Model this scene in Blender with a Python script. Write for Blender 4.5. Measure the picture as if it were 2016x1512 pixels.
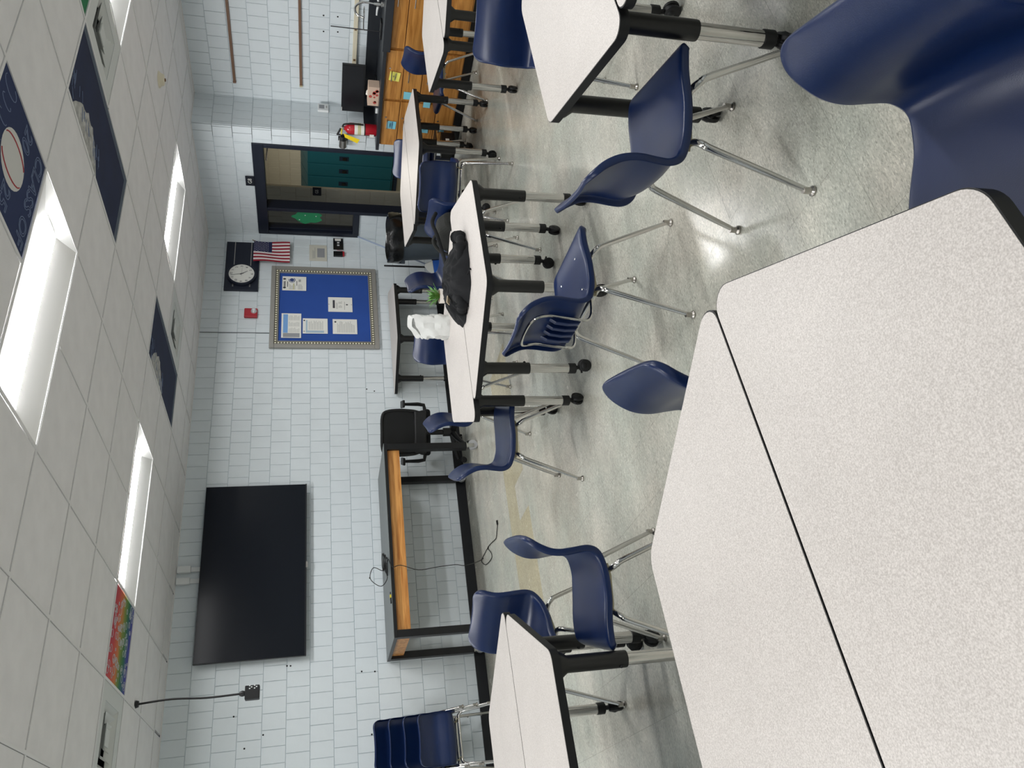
import bpy, bmesh, math, random
import numpy as np
from mathutils import Matrix, Vector
random.seed(7)
PI = math.pi
R = math.radians
for _o in list(bpy.data.objects): bpy.data.objects.remove(_o)
scene = bpy.context.scene
COL = scene.collection

# ------------------------------------------------------------------ camera
F_PX, YAW, PITCH, ROLL = 1532.2, 0.57354, -0.24847, -0.00204
CAM = Vector((-1.3526, -2.3675, 1.5821))
ZC = 2.845                                   # ceiling height
_f = Vector((math.sin(YAW)*math.cos(PITCH), math.cos(YAW)*math.cos(PITCH), math.sin(PITCH)))
_r0 = Vector((math.cos(YAW), -math.sin(YAW), 0)); _u0 = _r0.cross(_f)
_r = math.cos(ROLL)*_r0 + math.sin(ROLL)*_u0
_u = -math.sin(ROLL)*_r0 + math.cos(ROLL)*_u0
cam_d = bpy.data.cameras.new('camera'); cam_d.sensor_fit = 'HORIZONTAL'; cam_d.sensor_width = 36.0
cam_d.lens = F_PX/2016*36.0; cam_d.clip_start = 0.05; cam_d.clip_end = 100
cam = bpy.data.objects.new('camera', cam_d); COL.objects.link(cam)
_x, _y, _z = -_u, _r, -_f                    # the phone was held on its side: picture right is down
cam.matrix_world = Matrix(((_x.x,_y.x,_z.x,CAM.x),(_x.y,_y.y,_z.y,CAM.y),(_x.z,_y.z,_z.z,CAM.z),(0,0,0,1)))
scene.camera = cam
def ray(x, y): return _f + _r*((1512-y)-756)/F_PX - _u*(x-1008)/F_PX
def onz(x, y, z): d = ray(x,y); return CAM + d*((z-CAM.z)/d.z)
def ony(x, y, Y): d = ray(x,y); return CAM + d*((Y-CAM.y)/d.y)
def onx(x, y, X): d = ray(x,y); return CAM + d*((X-CAM.x)/d.x)
def pix(P):
    d = Vector(P)-CAM; z = d.dot(_f)
    if z < 0.05: return None
    return (1008 - F_PX*d.dot(_u)/z, 1512-(756 + F_PX*d.dot(_r)/z), z)
def in_frame(P, m=20):
    q = pix(P)
    return q is not None and -m < q[0] < 2016+m and -m < q[1] < 1512+m

# ------------------------------------------------------------------ world, exposure
w = bpy.data.worlds.new('world'); scene.world = w; w.use_nodes = True
w.node_tree.nodes['Background'].inputs[0].default_value = (0.55,0.6,0.65,1)
w.node_tree.nodes['Background'].inputs[1].default_value = 0.05
vs = scene.view_settings
vs.view_transform = 'Standard'; vs.look = 'None'; vs.gamma = 1.0; vs.use_curve_mapping = False
vs.exposure = 1.03
LAMP = 24.0                                   # strength of the ceiling light lenses

# ------------------------------------------------------------------ materials
def lin(c):
    return tuple(((v/255)/12.92 if v/255 <= 0.04045 else ((v/255+0.055)/1.055)**2.4) for v in c) + (1.0,)
MATS = {}
def mat(name, rgb, rough=0.5, metal=0.0, bump=0.0, bscale=200.0, var=0.0, vscale=3.0, spec=0.5, emit=None, estr=0.0, trans=0.0, alpha=1.0, coat=0.0):
    m = bpy.data.materials.new(name); m.use_nodes = True; nt = m.node_tree; b = nt.nodes['Principled BSDF']
    b.inputs['Base Color'].default_value = lin(rgb); b.inputs['Roughness'].default_value = rough
    b.inputs['Metallic'].default_value = metal; b.inputs['Specular IOR Level'].default_value = spec
    b.inputs['Transmission Weight'].default_value = trans; b.inputs['Alpha'].default_value = alpha
    b.inputs['Coat Weight'].default_value = coat
    tc = nt.nodes.new('ShaderNodeTexCoord')
    if var > 0:
        n = nt.nodes.new('ShaderNodeTexNoise'); n.inputs['Scale'].default_value = vscale; n.inputs['Detail'].default_value = 5
        nt.links.new(tc.outputs['Object'], n.inputs['Vector'])
        mx = nt.nodes.new('ShaderNodeMixRGB'); mx.blend_type = 'MULTIPLY'; mx.inputs[0].default_value = 1.0
        cr = nt.nodes.new('ShaderNodeValToRGB'); cr.color_ramp.elements[0].position = 0.3; cr.color_ramp.elements[1].position = 0.7
        cr.color_ramp.elements[0].color = (1-var,1-var,1-var,1); cr.color_ramp.elements[1].color = (1+var*0.3,1+var*0.3,1+var*0.3,1)
        nt.links.new(n.outputs['Fac'], cr.inputs[0]); mx.inputs[1].default_value = lin(rgb)
        nt.links.new(cr.outputs[0], mx.inputs[2]); nt.links.new(mx.outputs[0], b.inputs['Base Color'])
    if bump > 0:
        n2 = nt.nodes.new('ShaderNodeTexNoise'); n2.inputs['Scale'].default_value = bscale; n2.inputs['Detail'].default_value = 3
        nt.links.new(tc.outputs['Object'], n2.inputs['Vector'])
        bp = nt.nodes.new('ShaderNodeBump'); bp.inputs['Strength'].default_value = bump; bp.inputs['Distance'].default_value = 0.002
        nt.links.new(n2.outputs['Fac'], bp.inputs['Height']); nt.links.new(bp.outputs[0], b.inputs['Normal'])
    if emit is not None:
        b.inputs['Emission Color'].default_value = lin(emit); b.inputs['Emission Strength'].default_value = estr
    MATS[name] = m
    return m
mat('block_paint', (224,232,236), 0.42, bump=0.5, bscale=260, var=0.05, vscale=4)
mat('block_mortar', (204,214,219), 0.6, bump=0.3, bscale=300)
mat('hall_paint', (196,192,176), 0.5, bump=0.4, bscale=260, var=0.05)
mat('hall_mortar', (206,198,182), 0.6)
mat('tile_white', (232,231,231), 0.9, bump=0.6, bscale=350, var=0.05, vscale=8)
mat('tile_joint', (128,126,114), 0.6)
mat('tbar_white', (226,225,224), 0.5)
mat('void_dark', (30,30,30), 0.9)
mat('lamp_white', (238,238,236), 0.4)
mat('lens', (255,255,255), 0.4, emit=(252,252,252), estr=LAMP)
mat('vent_white', (206,209,206), 0.5)
mat('vent_dark', (34,33,40), 0.8)
mat('black_base', (14,17,23), 0.45)
mat('plastic_blue', (13,35,78), 0.32, bump=0.12, bscale=500, var=0.12, vscale=9)
mat('chrome', (205,203,200), 0.12, 1.0)
mat('steel_brushed', (176,172,166), 0.3, 1.0)
mat('steel_dark', (92,92,94), 0.3, 1.0)
mat('plate_tan', (190,180,150), 0.5)
mat('black_metal', (11,12,15), 0.38, bump=0.15, bscale=600)
mat('black_rubber', (9,10,12), 0.55)
mat('black_plastic', (14,15,18), 0.45)
mat('tv_glass', (18,22,30), 0.22, spec=0.22)
mat('tv_bezel', (22,23,28), 0.3)
mat('white_plastic', (225,228,228), 0.4)
mat('cream_plastic', (222,214,190), 0.45)
mat('board_blue', (38,78,160), 0.85, var=0.12, vscale=2.5)
mat('frame_silver', (158,156,150), 0.45, 0.25)
mat('frame_gold', (104,100,80), 0.45, 0.2)
mat('led_dot', (248,244,222), 0.4)
mat('paper', (232,232,226), 0.8)
mat('paper_warm', (206,204,192), 0.8)
mat('ink', (60,60,66), 0.8)
mat('ink_faint', (168,168,164), 0.8)
mat('ink_blue', (58,72,120), 0.8)
mat('print_blue', (120,166,220), 0.8)
mat('print_pale', (168,190,206), 0.8)
mat('print_grey', (150,152,156), 0.8)
mat('print_olive', (196,192,150), 0.8)
mat('navy_board', (15,23,42), 0.5)
mat('navy_frame', (18,25,41), 0.4)
mat('sign_black', (16,20,34), 0.4)
mat('flag_red', (150,28,48), 0.8)
mat('flag_white', (232,226,226), 0.8)
mat('flag_blue', (34,40,82), 0.8)
mat('alarm_red', (176,40,52), 0.4)
mat('clear_lens', (230,232,235), 0.08, 0.6)
mat('locker_teal', (18,78,90), 0.4)
mat('locker_dark', (12,30,48), 0.5)
mat('floor_hall', (120,116,100), 0.3, var=0.1)
mat('green_paper', (40,140,92), 0.7)
mat('epoxy_top', (36,40,46), 0.32)
mat('oak_plain', (190,132,66), 0.45)
mat('wood_rail', (122,92,76), 0.5)
mat('desk_top', (96,102,102), 0.4)
mat('extinguisher_red', (176,22,38), 0.25)
mat('tag_yellow', (244,214,22), 0.6)
mat('note_blue', (130,204,222), 0.8)
mat('note_yellow', (238,232,110), 0.8)
mat('tissue_box', (206,180,160), 0.7)
mat('tissue_red', (184,76,66), 0.7)
mat('trash_grey', (60,70,80), 0.55)
mat('bag_black', (8,9,11), 0.22, bump=1.0, bscale=40)
mat('broom_white', (226,228,224), 0.45)
mat('broom_blue', (26,92,190), 0.6)
mat('broom_pole', (176,190,214), 0.3, 0.3)
mat('fabric_black', (9,11,15), 0.95, bump=0.6, bscale=400)
mat('fabric_grey', (42,43,41), 0.95, bump=0.6, bscale=300)
mat('mesh_black', (13,15,17), 0.8, bump=0.4, bscale=900, var=0.35, vscale=9)
mat('leather_tag', (222,202,170), 0.6)
mat('leaf_green', (84,140,52), 0.5, var=0.3, vscale=20)
mat('soil_tan', (176,134,106), 0.9, bump=1.0, bscale=120)
mat('ceramic', (236,230,222), 0.3)
mat('bag_white', (218,219,216), 0.5, bump=0.6, bscale=25)
mat('wheel_grey', (170,172,174), 0.35)
mat('cord_black', (9,9,11), 0.5)
mat('paint_navy', (28,44,84), 0.85, var=0.15, vscale=4)
mat('paint_navy_dark', (18,32,66), 0.85, var=0.2, vscale=5)
mat('paint_slate', (84,95,110), 0.85, var=0.2, vscale=12)
mat('paint_green', (30,118,72), 0.85)
mat('paint_grey', (186,186,182), 0.9, var=0.5, vscale=25)
mat('chalk', (112,126,156), 0.9)
mat('ring_chalk', (196,200,204), 0.9)
mat('ball_white', (206,206,202), 0.85)
mat('ball_red', (170,60,66), 0.85)
mat('tag_brown', (120,92,60), 0.6)
mat('hole_dark', (30,30,32), 0.9)
mat('glass_dark', (40,46,52), 0.05, spec=0.5, trans=0.0, alpha=0.10)
mat('usb_yellow', (224,204,60), 0.5)

def node_mat(name):
    m = bpy.data.materials.new(name); m.use_nodes = True; MATS[name] = m
    nt = m.node_tree; return m, nt, nt.nodes['Principled BSDF']
def ramp(nt, src, stops):
    r = nt.nodes.new('ShaderNodeValToRGB'); e = r.color_ramp.elements
    while len(e) > 1: e.remove(e[-1])
    e[0].position = stops[0][0]; e[0].color = stops[0][1]
    for p, c in stops[1:]:
        k = e.new(p); k.color = c
    nt.links.new(src, r.inputs[0]); return r
def g(v): return (v,v,v,1)
def floor_material(name, base, other):
    m, nt, b = node_mat(name); L = nt.links.new
    geo = nt.nodes.new('ShaderNodeNewGeometry')
    def noise(scale, det=4, mapscale=None):
        n = nt.nodes.new('ShaderNodeTexNoise'); n.inputs['Scale'].default_value = scale; n.inputs['Detail'].default_value = det
        if mapscale:
            mp = nt.nodes.new('ShaderNodeMapping'); mp.inputs['Scale'].default_value = mapscale; mp.inputs['Rotation'].default_value = (0,0,0.6)
            L(geo.outputs['Position'], mp.inputs['Vector']); L(mp.outputs[0], n.inputs['Vector'])
        else: L(geo.outputs['Position'], n.inputs['Vector'])
        return n
    big = noise(1.7, 4)
    c0 = ramp(nt, big.outputs['Fac'], [(0.35, lin(base)), (0.65, lin(other))])
    # each tile its own shade
    sn = nt.nodes.new('ShaderNodeVectorMath'); sn.operation = 'SNAP'; sn.inputs[1].default_value = (0.3048,0.3048,10)
    L(geo.outputs['Position'], sn.inputs[0])
    wn = nt.nodes.new('ShaderNodeTexWhiteNoise'); wn.noise_dimensions = '2D'; L(sn.outputs[0], wn.inputs['Vector'])
    tv = ramp(nt, wn.outputs['Value'], [(0.0, g(0.965)), (1.0, g(1.02))])
    m1 = nt.nodes.new('ShaderNodeMixRGB'); m1.blend_type = 'MULTIPLY'; m1.inputs[0].default_value = 1
    L(c0.outputs[0], m1.inputs[1]); L(tv.outputs[0], m1.inputs[2])
    # pale and dark chips
    def chips(scale, rot, st):
        v = nt.nodes.new('ShaderNodeTexVoronoi'); v.inputs['Scale'].default_value = scale
        mp = nt.nodes.new('ShaderNodeMapping'); mp.inputs['Scale'].default_value = st; mp.inputs['Rotation'].default_value = (0,0,rot)
        L(geo.outputs['Position'], mp.inputs['Vector']); L(mp.outputs[0], v.inputs['Vector'])
        sp = nt.nodes.new('ShaderNodeSeparateColor'); L(v.outputs['Color'], sp.inputs[0]); return sp.outputs[0]
    k1 = ramp(nt, chips(95, 0.5, (1,2.6,1)), [(0.0, g(0.78)), (0.14, g(0.82)), (0.18, g(0.98)), (0.80, g(1.0)), (0.84, g(1.13)), (1.0, g(1.2))])
    k2 = ramp(nt, chips(120, -0.7, (1,2.8,1)), [(0.0, g(0.84)), (0.12, g(0.88)), (0.16, g(0.99)), (0.84, g(1.0)), (0.88, g(1.10)), (1.0, g(1.16))])
    m2 = nt.nodes.new('ShaderNodeMixRGB'); m2.blend_type = 'MULTIPLY'; m2.inputs[0].default_value = 1; L(m1.outputs[0], m2.inputs[1]); L(k1.outputs[0], m2.inputs[2])
    m3 = nt.nodes.new('ShaderNodeMixRGB'); m3.blend_type = 'MULTIPLY'; m3.inputs[0].default_value = 1; L(m2.outputs[0], m3.inputs[1]); L(k2.outputs[0], m3.inputs[2])
    # scuffs
    n4 = noise(4, 6, (1,2.2,1)); k4 = ramp(nt, n4.outputs['Fac'], [(0.30, g(0.88)), (0.55, g(1))])
    m4 = nt.nodes.new('ShaderNodeMixRGB'); m4.blend_type = 'MULTIPLY'; m4.inputs[0].default_value = 1
    L(m3.outputs[0], m4.inputs[1]); L(k4.outputs[0], m4.inputs[2])
    L(m4.outputs[0], b.inputs['Base Color'])
    rr = ramp(nt, noise(5, 4).outputs['Fac'], [(0.3, g(0.16)), (0.7, g(0.30))]); L(rr.outputs[0], b.inputs['Roughness'])
    bp = nt.nodes.new('ShaderNodeBump'); bp.inputs['Strength'].default_value = 0.12; bp.inputs['Distance'].default_value = 0.003
    L(noise(30, 3).outputs['Fac'], bp.inputs['Height']); L(bp.outputs[0], b.inputs['Normal'])
    return m
floor_material('vct', (180,183,172), (196,192,180))
floor_material('vct_beige', (186,178,150), (182,175,150))
def laminate():
    m, nt, b = node_mat('laminate'); L = nt.links.new
    geo = nt.nodes.new('ShaderNodeNewGeometry')
    n = nt.nodes.new('ShaderNodeTexNoise'); n.inputs['Scale'].default_value = 330; n.inputs['Detail'].default_value = 2
    L(geo.outputs['Position'], n.inputs['Vector'])
    c = ramp(nt, n.outputs['Fac'], [(0.30, lin((181,174,169))), (0.5, lin((199,193,188))), (0.72, lin((216,210,205)))])
    n2 = nt.nodes.new('ShaderNodeTexNoise'); n2.inputs['Scale'].default_value = 6; n2.inputs['Detail'].default_value = 4
    L(geo.outputs['Position'], n2.inputs['Vector'])
    k = ramp(nt, n2.outputs['Fac'], [(0.3, g(0.96)), (0.6, g(1.0))])
    mx = nt.nodes.new('ShaderNodeMixRGB'); mx.blend_type = 'MULTIPLY'; mx.inputs[0].default_value = 1
    L(c.outputs[0], mx.inputs[1]); L(k.outputs[0], mx.inputs[2]); L(mx.outputs[0], b.inputs['Base Color'])
    b.inputs['Roughness'].default_value = 0.42; b.inputs['Specular IOR Level'].default_value = 0.4
laminate()
def oak(name, a, c2, axis):
    m, nt, b = node_mat(name); L = nt.links.new
    geo = nt.nodes.new('ShaderNodeNewGeometry')
    mp = nt.nodes.new('ShaderNodeMapping'); s = [16,16,16]; s[axis] = 1.2; mp.inputs['Scale'].default_value = s
    L(geo.outputs['Position'], mp.inputs['Vector'])
    n = nt.nodes.new('ShaderNodeTexNoise'); n.inputs['Scale'].default_value = 2.6; n.inputs['Detail'].default_value = 6; n.inputs['Distortion'].default_value = 0.6
    L(mp.outputs[0], n.inputs['Vector'])
    c = ramp(nt, n.outputs['Fac'], [(0.32, lin(a)), (0.62, lin(c2))]); L(c.outputs[0], b.inputs['Base Color'])
    b.inputs['Roughness'].default_value = 0.38
oak('oak', (160,104,44), (200,142,72), 1)
oak('oak_apron', (172,108,48), (216,156,88), 0)

# ------------------------------------------------------------------ mesh builder
class MB:
    def __init__(s): s.v = []; s.f = []; s.m = []; s.cur = 0
    def add(s, vs_, fs_):
        o = len(s.v); s.v += [tuple(p) for p in vs_]; s.f += [tuple(o+i for i in f) for f in fs_]; s.m += [s.cur]*len(fs_); return s
    def box(s, x0, x1, y0, y1, z0, z1):
        return s.add([(x0,y0,z0),(x1,y0,z0),(x1,y1,z0),(x0,y1,z0),(x0,y0,z1),(x1,y0,z1),(x1,y1,z1),(x0,y1,z1)],
                     [(0,3,2,1),(4,5,6,7),(0,1,5,4),(1,2,6,5),(2,3,7,6),(3,0,4,7)])
    def cbox(s, c, d): return s.box(c[0]-d[0]/2,c[0]+d[0]/2,c[1]-d[1]/2,c[1]+d[1]/2,c[2]-d[2]/2,c[2]+d[2]/2)
    def prism(s, poly, z0, z1):
        n = len(poly)
        return s.add([(p[0],p[1],z0) for p in poly]+[(p[0],p[1],z1) for p in poly],
                     [tuple(range(n-1,-1,-1)), tuple(range(n,2*n))]+[(i,(i+1)%n,n+(i+1)%n,n+i) for i in range(n)])
    def prism_y(s, poly, y0, y1):                # polygon in x,z, counter-clockwise seen from -y
        n = len(poly)
        return s.add([(p[0],y0,p[1]) for p in poly]+[(p[0],y1,p[1]) for p in poly],
                     [tuple(range(n)), tuple(range(2*n-1,n-1,-1))]+[(i,n+i,n+(i+1)%n,(i+1)%n) for i in range(n)])
    def tube(s, pts, rad, n=10, cap=True):
        P = [Vector(p) for p in pts]; k = len(P)
        if not hasattr(rad, '__len__'): rad = [rad]*k
        T = [(P[min(i+1,k-1)]-P[max(i-1,0)]).normalized() for i in range(k)]
        a = Vector((0,0,1)) if abs(T[0].z) < 0.9 else Vector((1,0,0))
        N = (a - T[0]*a.dot(T[0])).normalized(); vs_ = []
        for i in range(k):
            N = (N - T[i]*N.dot(T[i])).normalized(); B = T[i].cross(N)
            for j in range(n):
                t = 2*PI*j/n; vs_.append(P[i] + (N*math.cos(t)+B*math.sin(t))*rad[i])
        fs_ = [(i*n+j, i*n+(j+1)%n, (i+1)*n+(j+1)%n, (i+1)*n+j) for i in range(k-1) for j in range(n)]
        if cap: fs_ += [tuple(range(n-1,-1,-1)), tuple((k-1)*n+j for j in range(n))]
        return s.add(vs_, fs_)
    def lathe(s, prof, c=(0,0,0), n=20, cap=True):   # prof: (r,z) from bottom to top
        k = len(prof)
        vs_ = [(c[0]+r*math.cos(2*PI*j/n), c[1]+r*math.sin(2*PI*j/n), c[2]+z) for r,z in prof for j in range(n)]
        fs_ = [(i*n+j, i*n+(j+1)%n, (i+1)*n+(j+1)%n, (i+1)*n+j) for i in range(k-1) for j in range(n)]
        if cap: fs_ += [tuple(range(n-1,-1,-1)), tuple((k-1)*n+j for j in range(n))]
        return s.add(vs_, fs_)
    def sphere(s, c, r, n=12, sq=(1,1,1)):
        h = n//2
        prof = [(math.sin(PI*i/h)*r, -math.cos(PI*i/h)*r) for i in range(h+1)]
        prof[0] = (r*0.01,-r); prof[-1] = (r*0.01,r)
        vs_ = [(c[0]+q*math.cos(2*PI*j/n)*sq[0], c[1]+q*math.sin(2*PI*j/n)*sq[1], c[2]+z*sq[2]) for q,z in prof for j in range(n)]
        k = len(prof)
        return s.add(vs_, [(i*n+j, i*n+(j+1)%n, (i+1)*n+(j+1)%n, (i+1)*n+j) for i in range(k-1) for j in range(n)]+[tuple(range(n-1,-1,-1)), tuple((k-1)*n+j for j in range(n))])
    def disc(s, c, r, axis='y', n=16, sq=1.0):      # flat disc facing -y (or +-z)
        pts = []
        for j in range(n):
            t = 2*PI*j/n
            pts.append((c[0]+r*math.cos(t), c[1], c[2]+r*math.sin(t)*sq) if axis == 'y' else (c[0]+r*math.cos(t), c[1]+r*math.sin(t)*sq, c[2]))
        return s.add(pts, [tuple(range(n)) if axis == 'y' else tuple(range(n-1,-1,-1))])
    def quad_y(s, x0, x1, z0, z1, y): return s.add([(x0,y,z0),(x1,y,z0),(x1,y,z1),(x0,y,z1)], [(0,1,2,3)])
    def mesh(s, name, mats, smooth=False, ang=None):
        me = bpy.data.meshes.new(name); me.from_pydata(s.v, [], s.f)
        for k in (mats if isinstance(mats, (list,tuple)) else [mats]): me.materials.append(MATS[k])
        if any(s.m): me.polygons.foreach_set('material_index', s.m)
        if smooth:
            me.polygons.foreach_set('use_smooth', [True]*len(me.polygons))
            try: me.set_sharp_from_angle(angle=R(ang or 40))
            except Exception: pass
        me.update(); return me
def link(name, me, parent=None, loc=(0,0,0), rot=(0,0,0)):
    o = bpy.data.objects.new(name, me); COL.objects.link(o); o.parent = parent; o.location = loc; o.rotation_euler = rot; return o
def part(name, mb, mats, parent=None, smooth=False, ang=None, bevel=0, seg=2, loc=(0,0,0), rot=(0,0,0), label=None):
    o = link(name, mb.mesh(name, mats, smooth, ang), parent, loc, rot)
    if bevel:
        b = o.modifiers.new('bevel', 'BEVEL'); b.width = bevel; b.segments = seg; b.limit_method = 'ANGLE'; b.angle_limit = R(40)
    if label: o['label'] = label
    return o
def tag(o, label, cat, group=None):
    o['label'] = label; o['category'] = cat
    if group: o['group'] = group
    return o
def thing(name, label, cat, loc=(0,0,0), rz=0.0, group=None):
    o = link(name, None, None, loc, (0,0,rz)); o.empty_display_size = 0.1
    return tag(o, label, cat, group)
def struct(o): o['kind'] = 'structure'; return o
def copy_tree(o, parent=None):
    c = o.copy(); COL.objects.link(c); c.parent = parent
    for ch in list(o.children): copy_tree(ch, c)
    return c
def text_mesh(txt, size, m, outline=0.0, extrude=0.0004):
    cu = bpy.data.curves.new('lettering', 'FONT'); cu.body = txt; cu.size = size; cu.align_x = 'CENTER'; cu.align_y = 'CENTER'
    cu.resolution_u = 3
    if outline > 0: cu.fill_mode = 'NONE'; cu.bevel_depth = outline; cu.bevel_resolution = 0
    else: cu.extrude = extrude
    t = bpy.data.objects.new('tmp', cu); COL.objects.link(t); bpy.context.view_layer.update()
    me = bpy.data.meshes.new_from_object(t.evaluated_get(bpy.context.evaluated_depsgraph_get()))
    bpy.data.objects.remove(t); bpy.data.curves.remove(cu)
    me.materials.clear(); me.materials.append(MATS[m]); me.name = 'lettering'
    return me
def text(name, txt, size, m, parent, loc, rot=(PI/2,0,0), outline=0.0):
    return link(name, text_mesh(txt, size, m, outline), parent, loc, rot)
def smooth_path(pts, n=8):
    P = [Vector(p) for p in pts]; out = []
    for i in range(len(P)-1):
        a, b, c, d = P[max(i-1,0)], P[i], P[i+1], P[min(i+2,len(P)-1)]
        for k in range(n):
            t = k/n
            out.append(0.5*((2*b)+(c-a)*t+(2*a-5*b+4*c-d)*t*t+(3*b-a-3*c+d)*t**3))
    out.append(P[-1]); return out

# ------------------------------------------------------------------ room shell
YW, XD, XA, YS = 5.2, 5.76, 6.25, 3.53        # front wall, door wall, counter wall, step between them
XL, YB = -4.2, -4.3                            # left and rear walls, behind the camera
BW, BH = 0.1355, 0.2032
def block_mesh(u0, u1, z0, z1, m):
    gp, d, c = 0.0022, 0.006, 0.0022
    a0, a1, b0, b1 = u0+gp, u1-gp, z0+gp, z1-gp
    mb = MB()
    mb.add([(a0,0,b0),(a1,0,b0),(a1,0,b1),(a0,0,b1),(a0,-d+c,b0),(a1,-d+c,b0),(a1,-d+c,b1),(a0,-d+c,b1),(a0+c,-d,b0+c),(a1-c,-d,b0+c),(a1-c,-d,b1-c),(a0+c,-d,b1-c)],
           [(0,1,5,4),(1,2,6,5),(2,3,7,6),(3,0,4,7),(4,5,9,8),(5,6,10,9),(6,7,11,10),(7,4,8,11),(8,9,10,11)])
    return mb
def cut(rect, hole):
    u0,u1,z0,z1 = rect; a,b,c,d = hole
    if a >= u1 or b <= u0 or c >= z1 or d <= z0: return [rect]
    out = []
    if a > u0: out.append((u0,a,z0,z1))
    if b < u1: out.append((b,u1,z0,z1))
    m0, m1 = max(u0,a), min(u1,b)
    if c > z0: out.append((m0,m1,z0,c))
    if d < z1: out.append((m0,m1,d,z1))
    return out
FULL = {}
def block_wall(name, origin, rz, width, height, holes=(), paint='block_paint', mortar='block_mortar', shift=0.0, thick=0.2):
    """local frame: x along the wall to the viewer's right, z up, room on the -y side"""
    backing = [(0,width,0,height)]
    for h in holes: backing = [q for r_ in backing for q in cut(r_, h)]
    mb = MB()
    for (a,b,c,d) in backing: mb.box(a,b,0,thick,c,d)
    wall = struct(part(name, mb, mortar, None, loc=origin, rot=(0,0,rz)))
    M = Matrix.Translation(origin) @ Matrix.Rotation(rz, 4, 'Z')
    pieces = []
    for k in range(int(math.ceil(height/BH))):
        off = shift + (k%2)*BW/2
        i = int(math.floor(-off/BW))
        while i*BW+off < width:
            r_ = (max(0,i*BW+off), min(width,(i+1)*BW+off), k*BH, min(height,(k+1)*BH)); i += 1
            if r_[1]-r_[0] < 0.012: continue
            rs = [r_]
            for h in holes: rs = [q for x in rs for q in cut(x, h)]
            pieces += [q for q in rs if q[1]-q[0] > 0.012 and q[3]-q[2] > 0.012]
    seen, rest = [], []
    for q in pieces:
        c = M @ Vector(((q[0]+q[1])/2, 0, (q[2]+q[3])/2)); p = pix(c)
        (seen if in_frame(c, 15) else rest).append((p[2] if p else 99, q))
    seen.sort(key=lambda t: t[0]); rest += seen[300:]; seen = seen[:300]
    for _, q in seen:
        wd, ht = q[1]-q[0], q[3]-q[2]
        if abs(wd-BW) < 1e-4 and abs(ht-BH) < 1e-4:
            key = paint
            if key not in FULL: FULL[key] = block_mesh(0, BW, 0, BH, paint).mesh('block', paint)
            me = FULL[key]
        else: me = block_mesh(0, wd, 0, ht, paint).mesh('block', paint)
        link('block', me, wall, (q[0],0,q[2]))
    if rest:
        mb = MB()
        for _, q in rest:
            b = block_mesh(*q, paint); mb.add(b.v, b.f)
        o = part('block_field', mb, paint, wall); o['kind'] = 'stuff'
    return wall
# door opening plus sidelight opening (in local x of the right wall: x = YW - y)
DX0, DX1, SX1 = YW-3.74, YW-4.75, YW-5.15
HOLE_DOOR = (DX1, DX0, 0, 2.25); HOLE_SIDE = (SX1, DX1, 1.035, 2.25)
block_wall('wall_front', (XL,YW,0), 0, XD-XL, ZC, shift=0.03)
block_wall('wall_right', (XD,YW,0), -PI/2, YW-YS, ZC, [HOLE_DOOR, HOLE_SIDE], shift=0.02, thick=0.13)
block_wall('wall_step', (XD,YS,0), 0, XA-XD, ZC, shift=0.05, thick=0.15)
block_wall('wall_counter', (XA,YS,0), -PI/2, YS-YB, ZC, shift=0.04)
for nm, b in (('wall_left', (XL-0.2,XL,YB-0.2,YW+0.2)), ('wall_rear', (XL-0.2,XA+0.2,YB-0.2,YB))):
    struct(part(nm, MB().box(b[0],b[1],b[2],b[3],0,ZC), 'block_paint'))
# ---- floor: vinyl tiles on a slab
FT = 0.3048
floor = struct(part('floor', MB().box(XL,XA,YB,YW,-0.06,-0.0025), 'tile_joint'))
FX0, FY0 = -4.2, YW-0.12-FT*33
tm = MB(); gpt = 0.0004
tm.box(gpt,FT-gpt,gpt,FT-gpt,-0.0025,0)
TILE = {m: tm.mesh('floor_tile', m) for m in ('vct','vct_beige')}
cells = []
for i in range(-1, 36):
    for j in range(-1, 35):
        x0, y0 = FX0+i*FT, FY0+j*FT
        a, b, c, d = max(x0,XL), min(x0+FT,XA), max(y0,YB), min(y0+FT,YW)
        if b-a < 0.01 or d-c < 0.01: continue
        full = (b-a > FT-1e-3 and d-c > FT-1e-3)
        p = pix(((a+b)/2,(c+d)/2,0)); vis = in_frame(((a+b)/2,(c+d)/2,0), 60)
        beige = (-0.6 < (a+b)/2 < 2.6 and 2.95 < (c+d)/2 < 3.55 and not (1.0 < (a+b)/2 < 1.3 and (c+d)/2 < 3.2))
        cells.append((p[2] if vis else 99, a, b, c, d, full, 'vct_beige' if beige else 'vct'))
cells.sort(); nfl = 0; restm = {'vct': MB(), 'vct_beige': MB()}
for dist, a, b, c, d, full, m in cells:
    if dist < 90 and full and nfl < 300:
        link('floor_tile', TILE[m], floor, (a,c,0)); nfl += 1
    else: restm[m].box(a+gpt,b-gpt,c+gpt,d-gpt,-0.0025,0)
for m in restm:
    if restm[m].v:
        o = part('floor_tile_field', restm[m], m, floor); o['kind'] = 'stuff'
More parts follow.
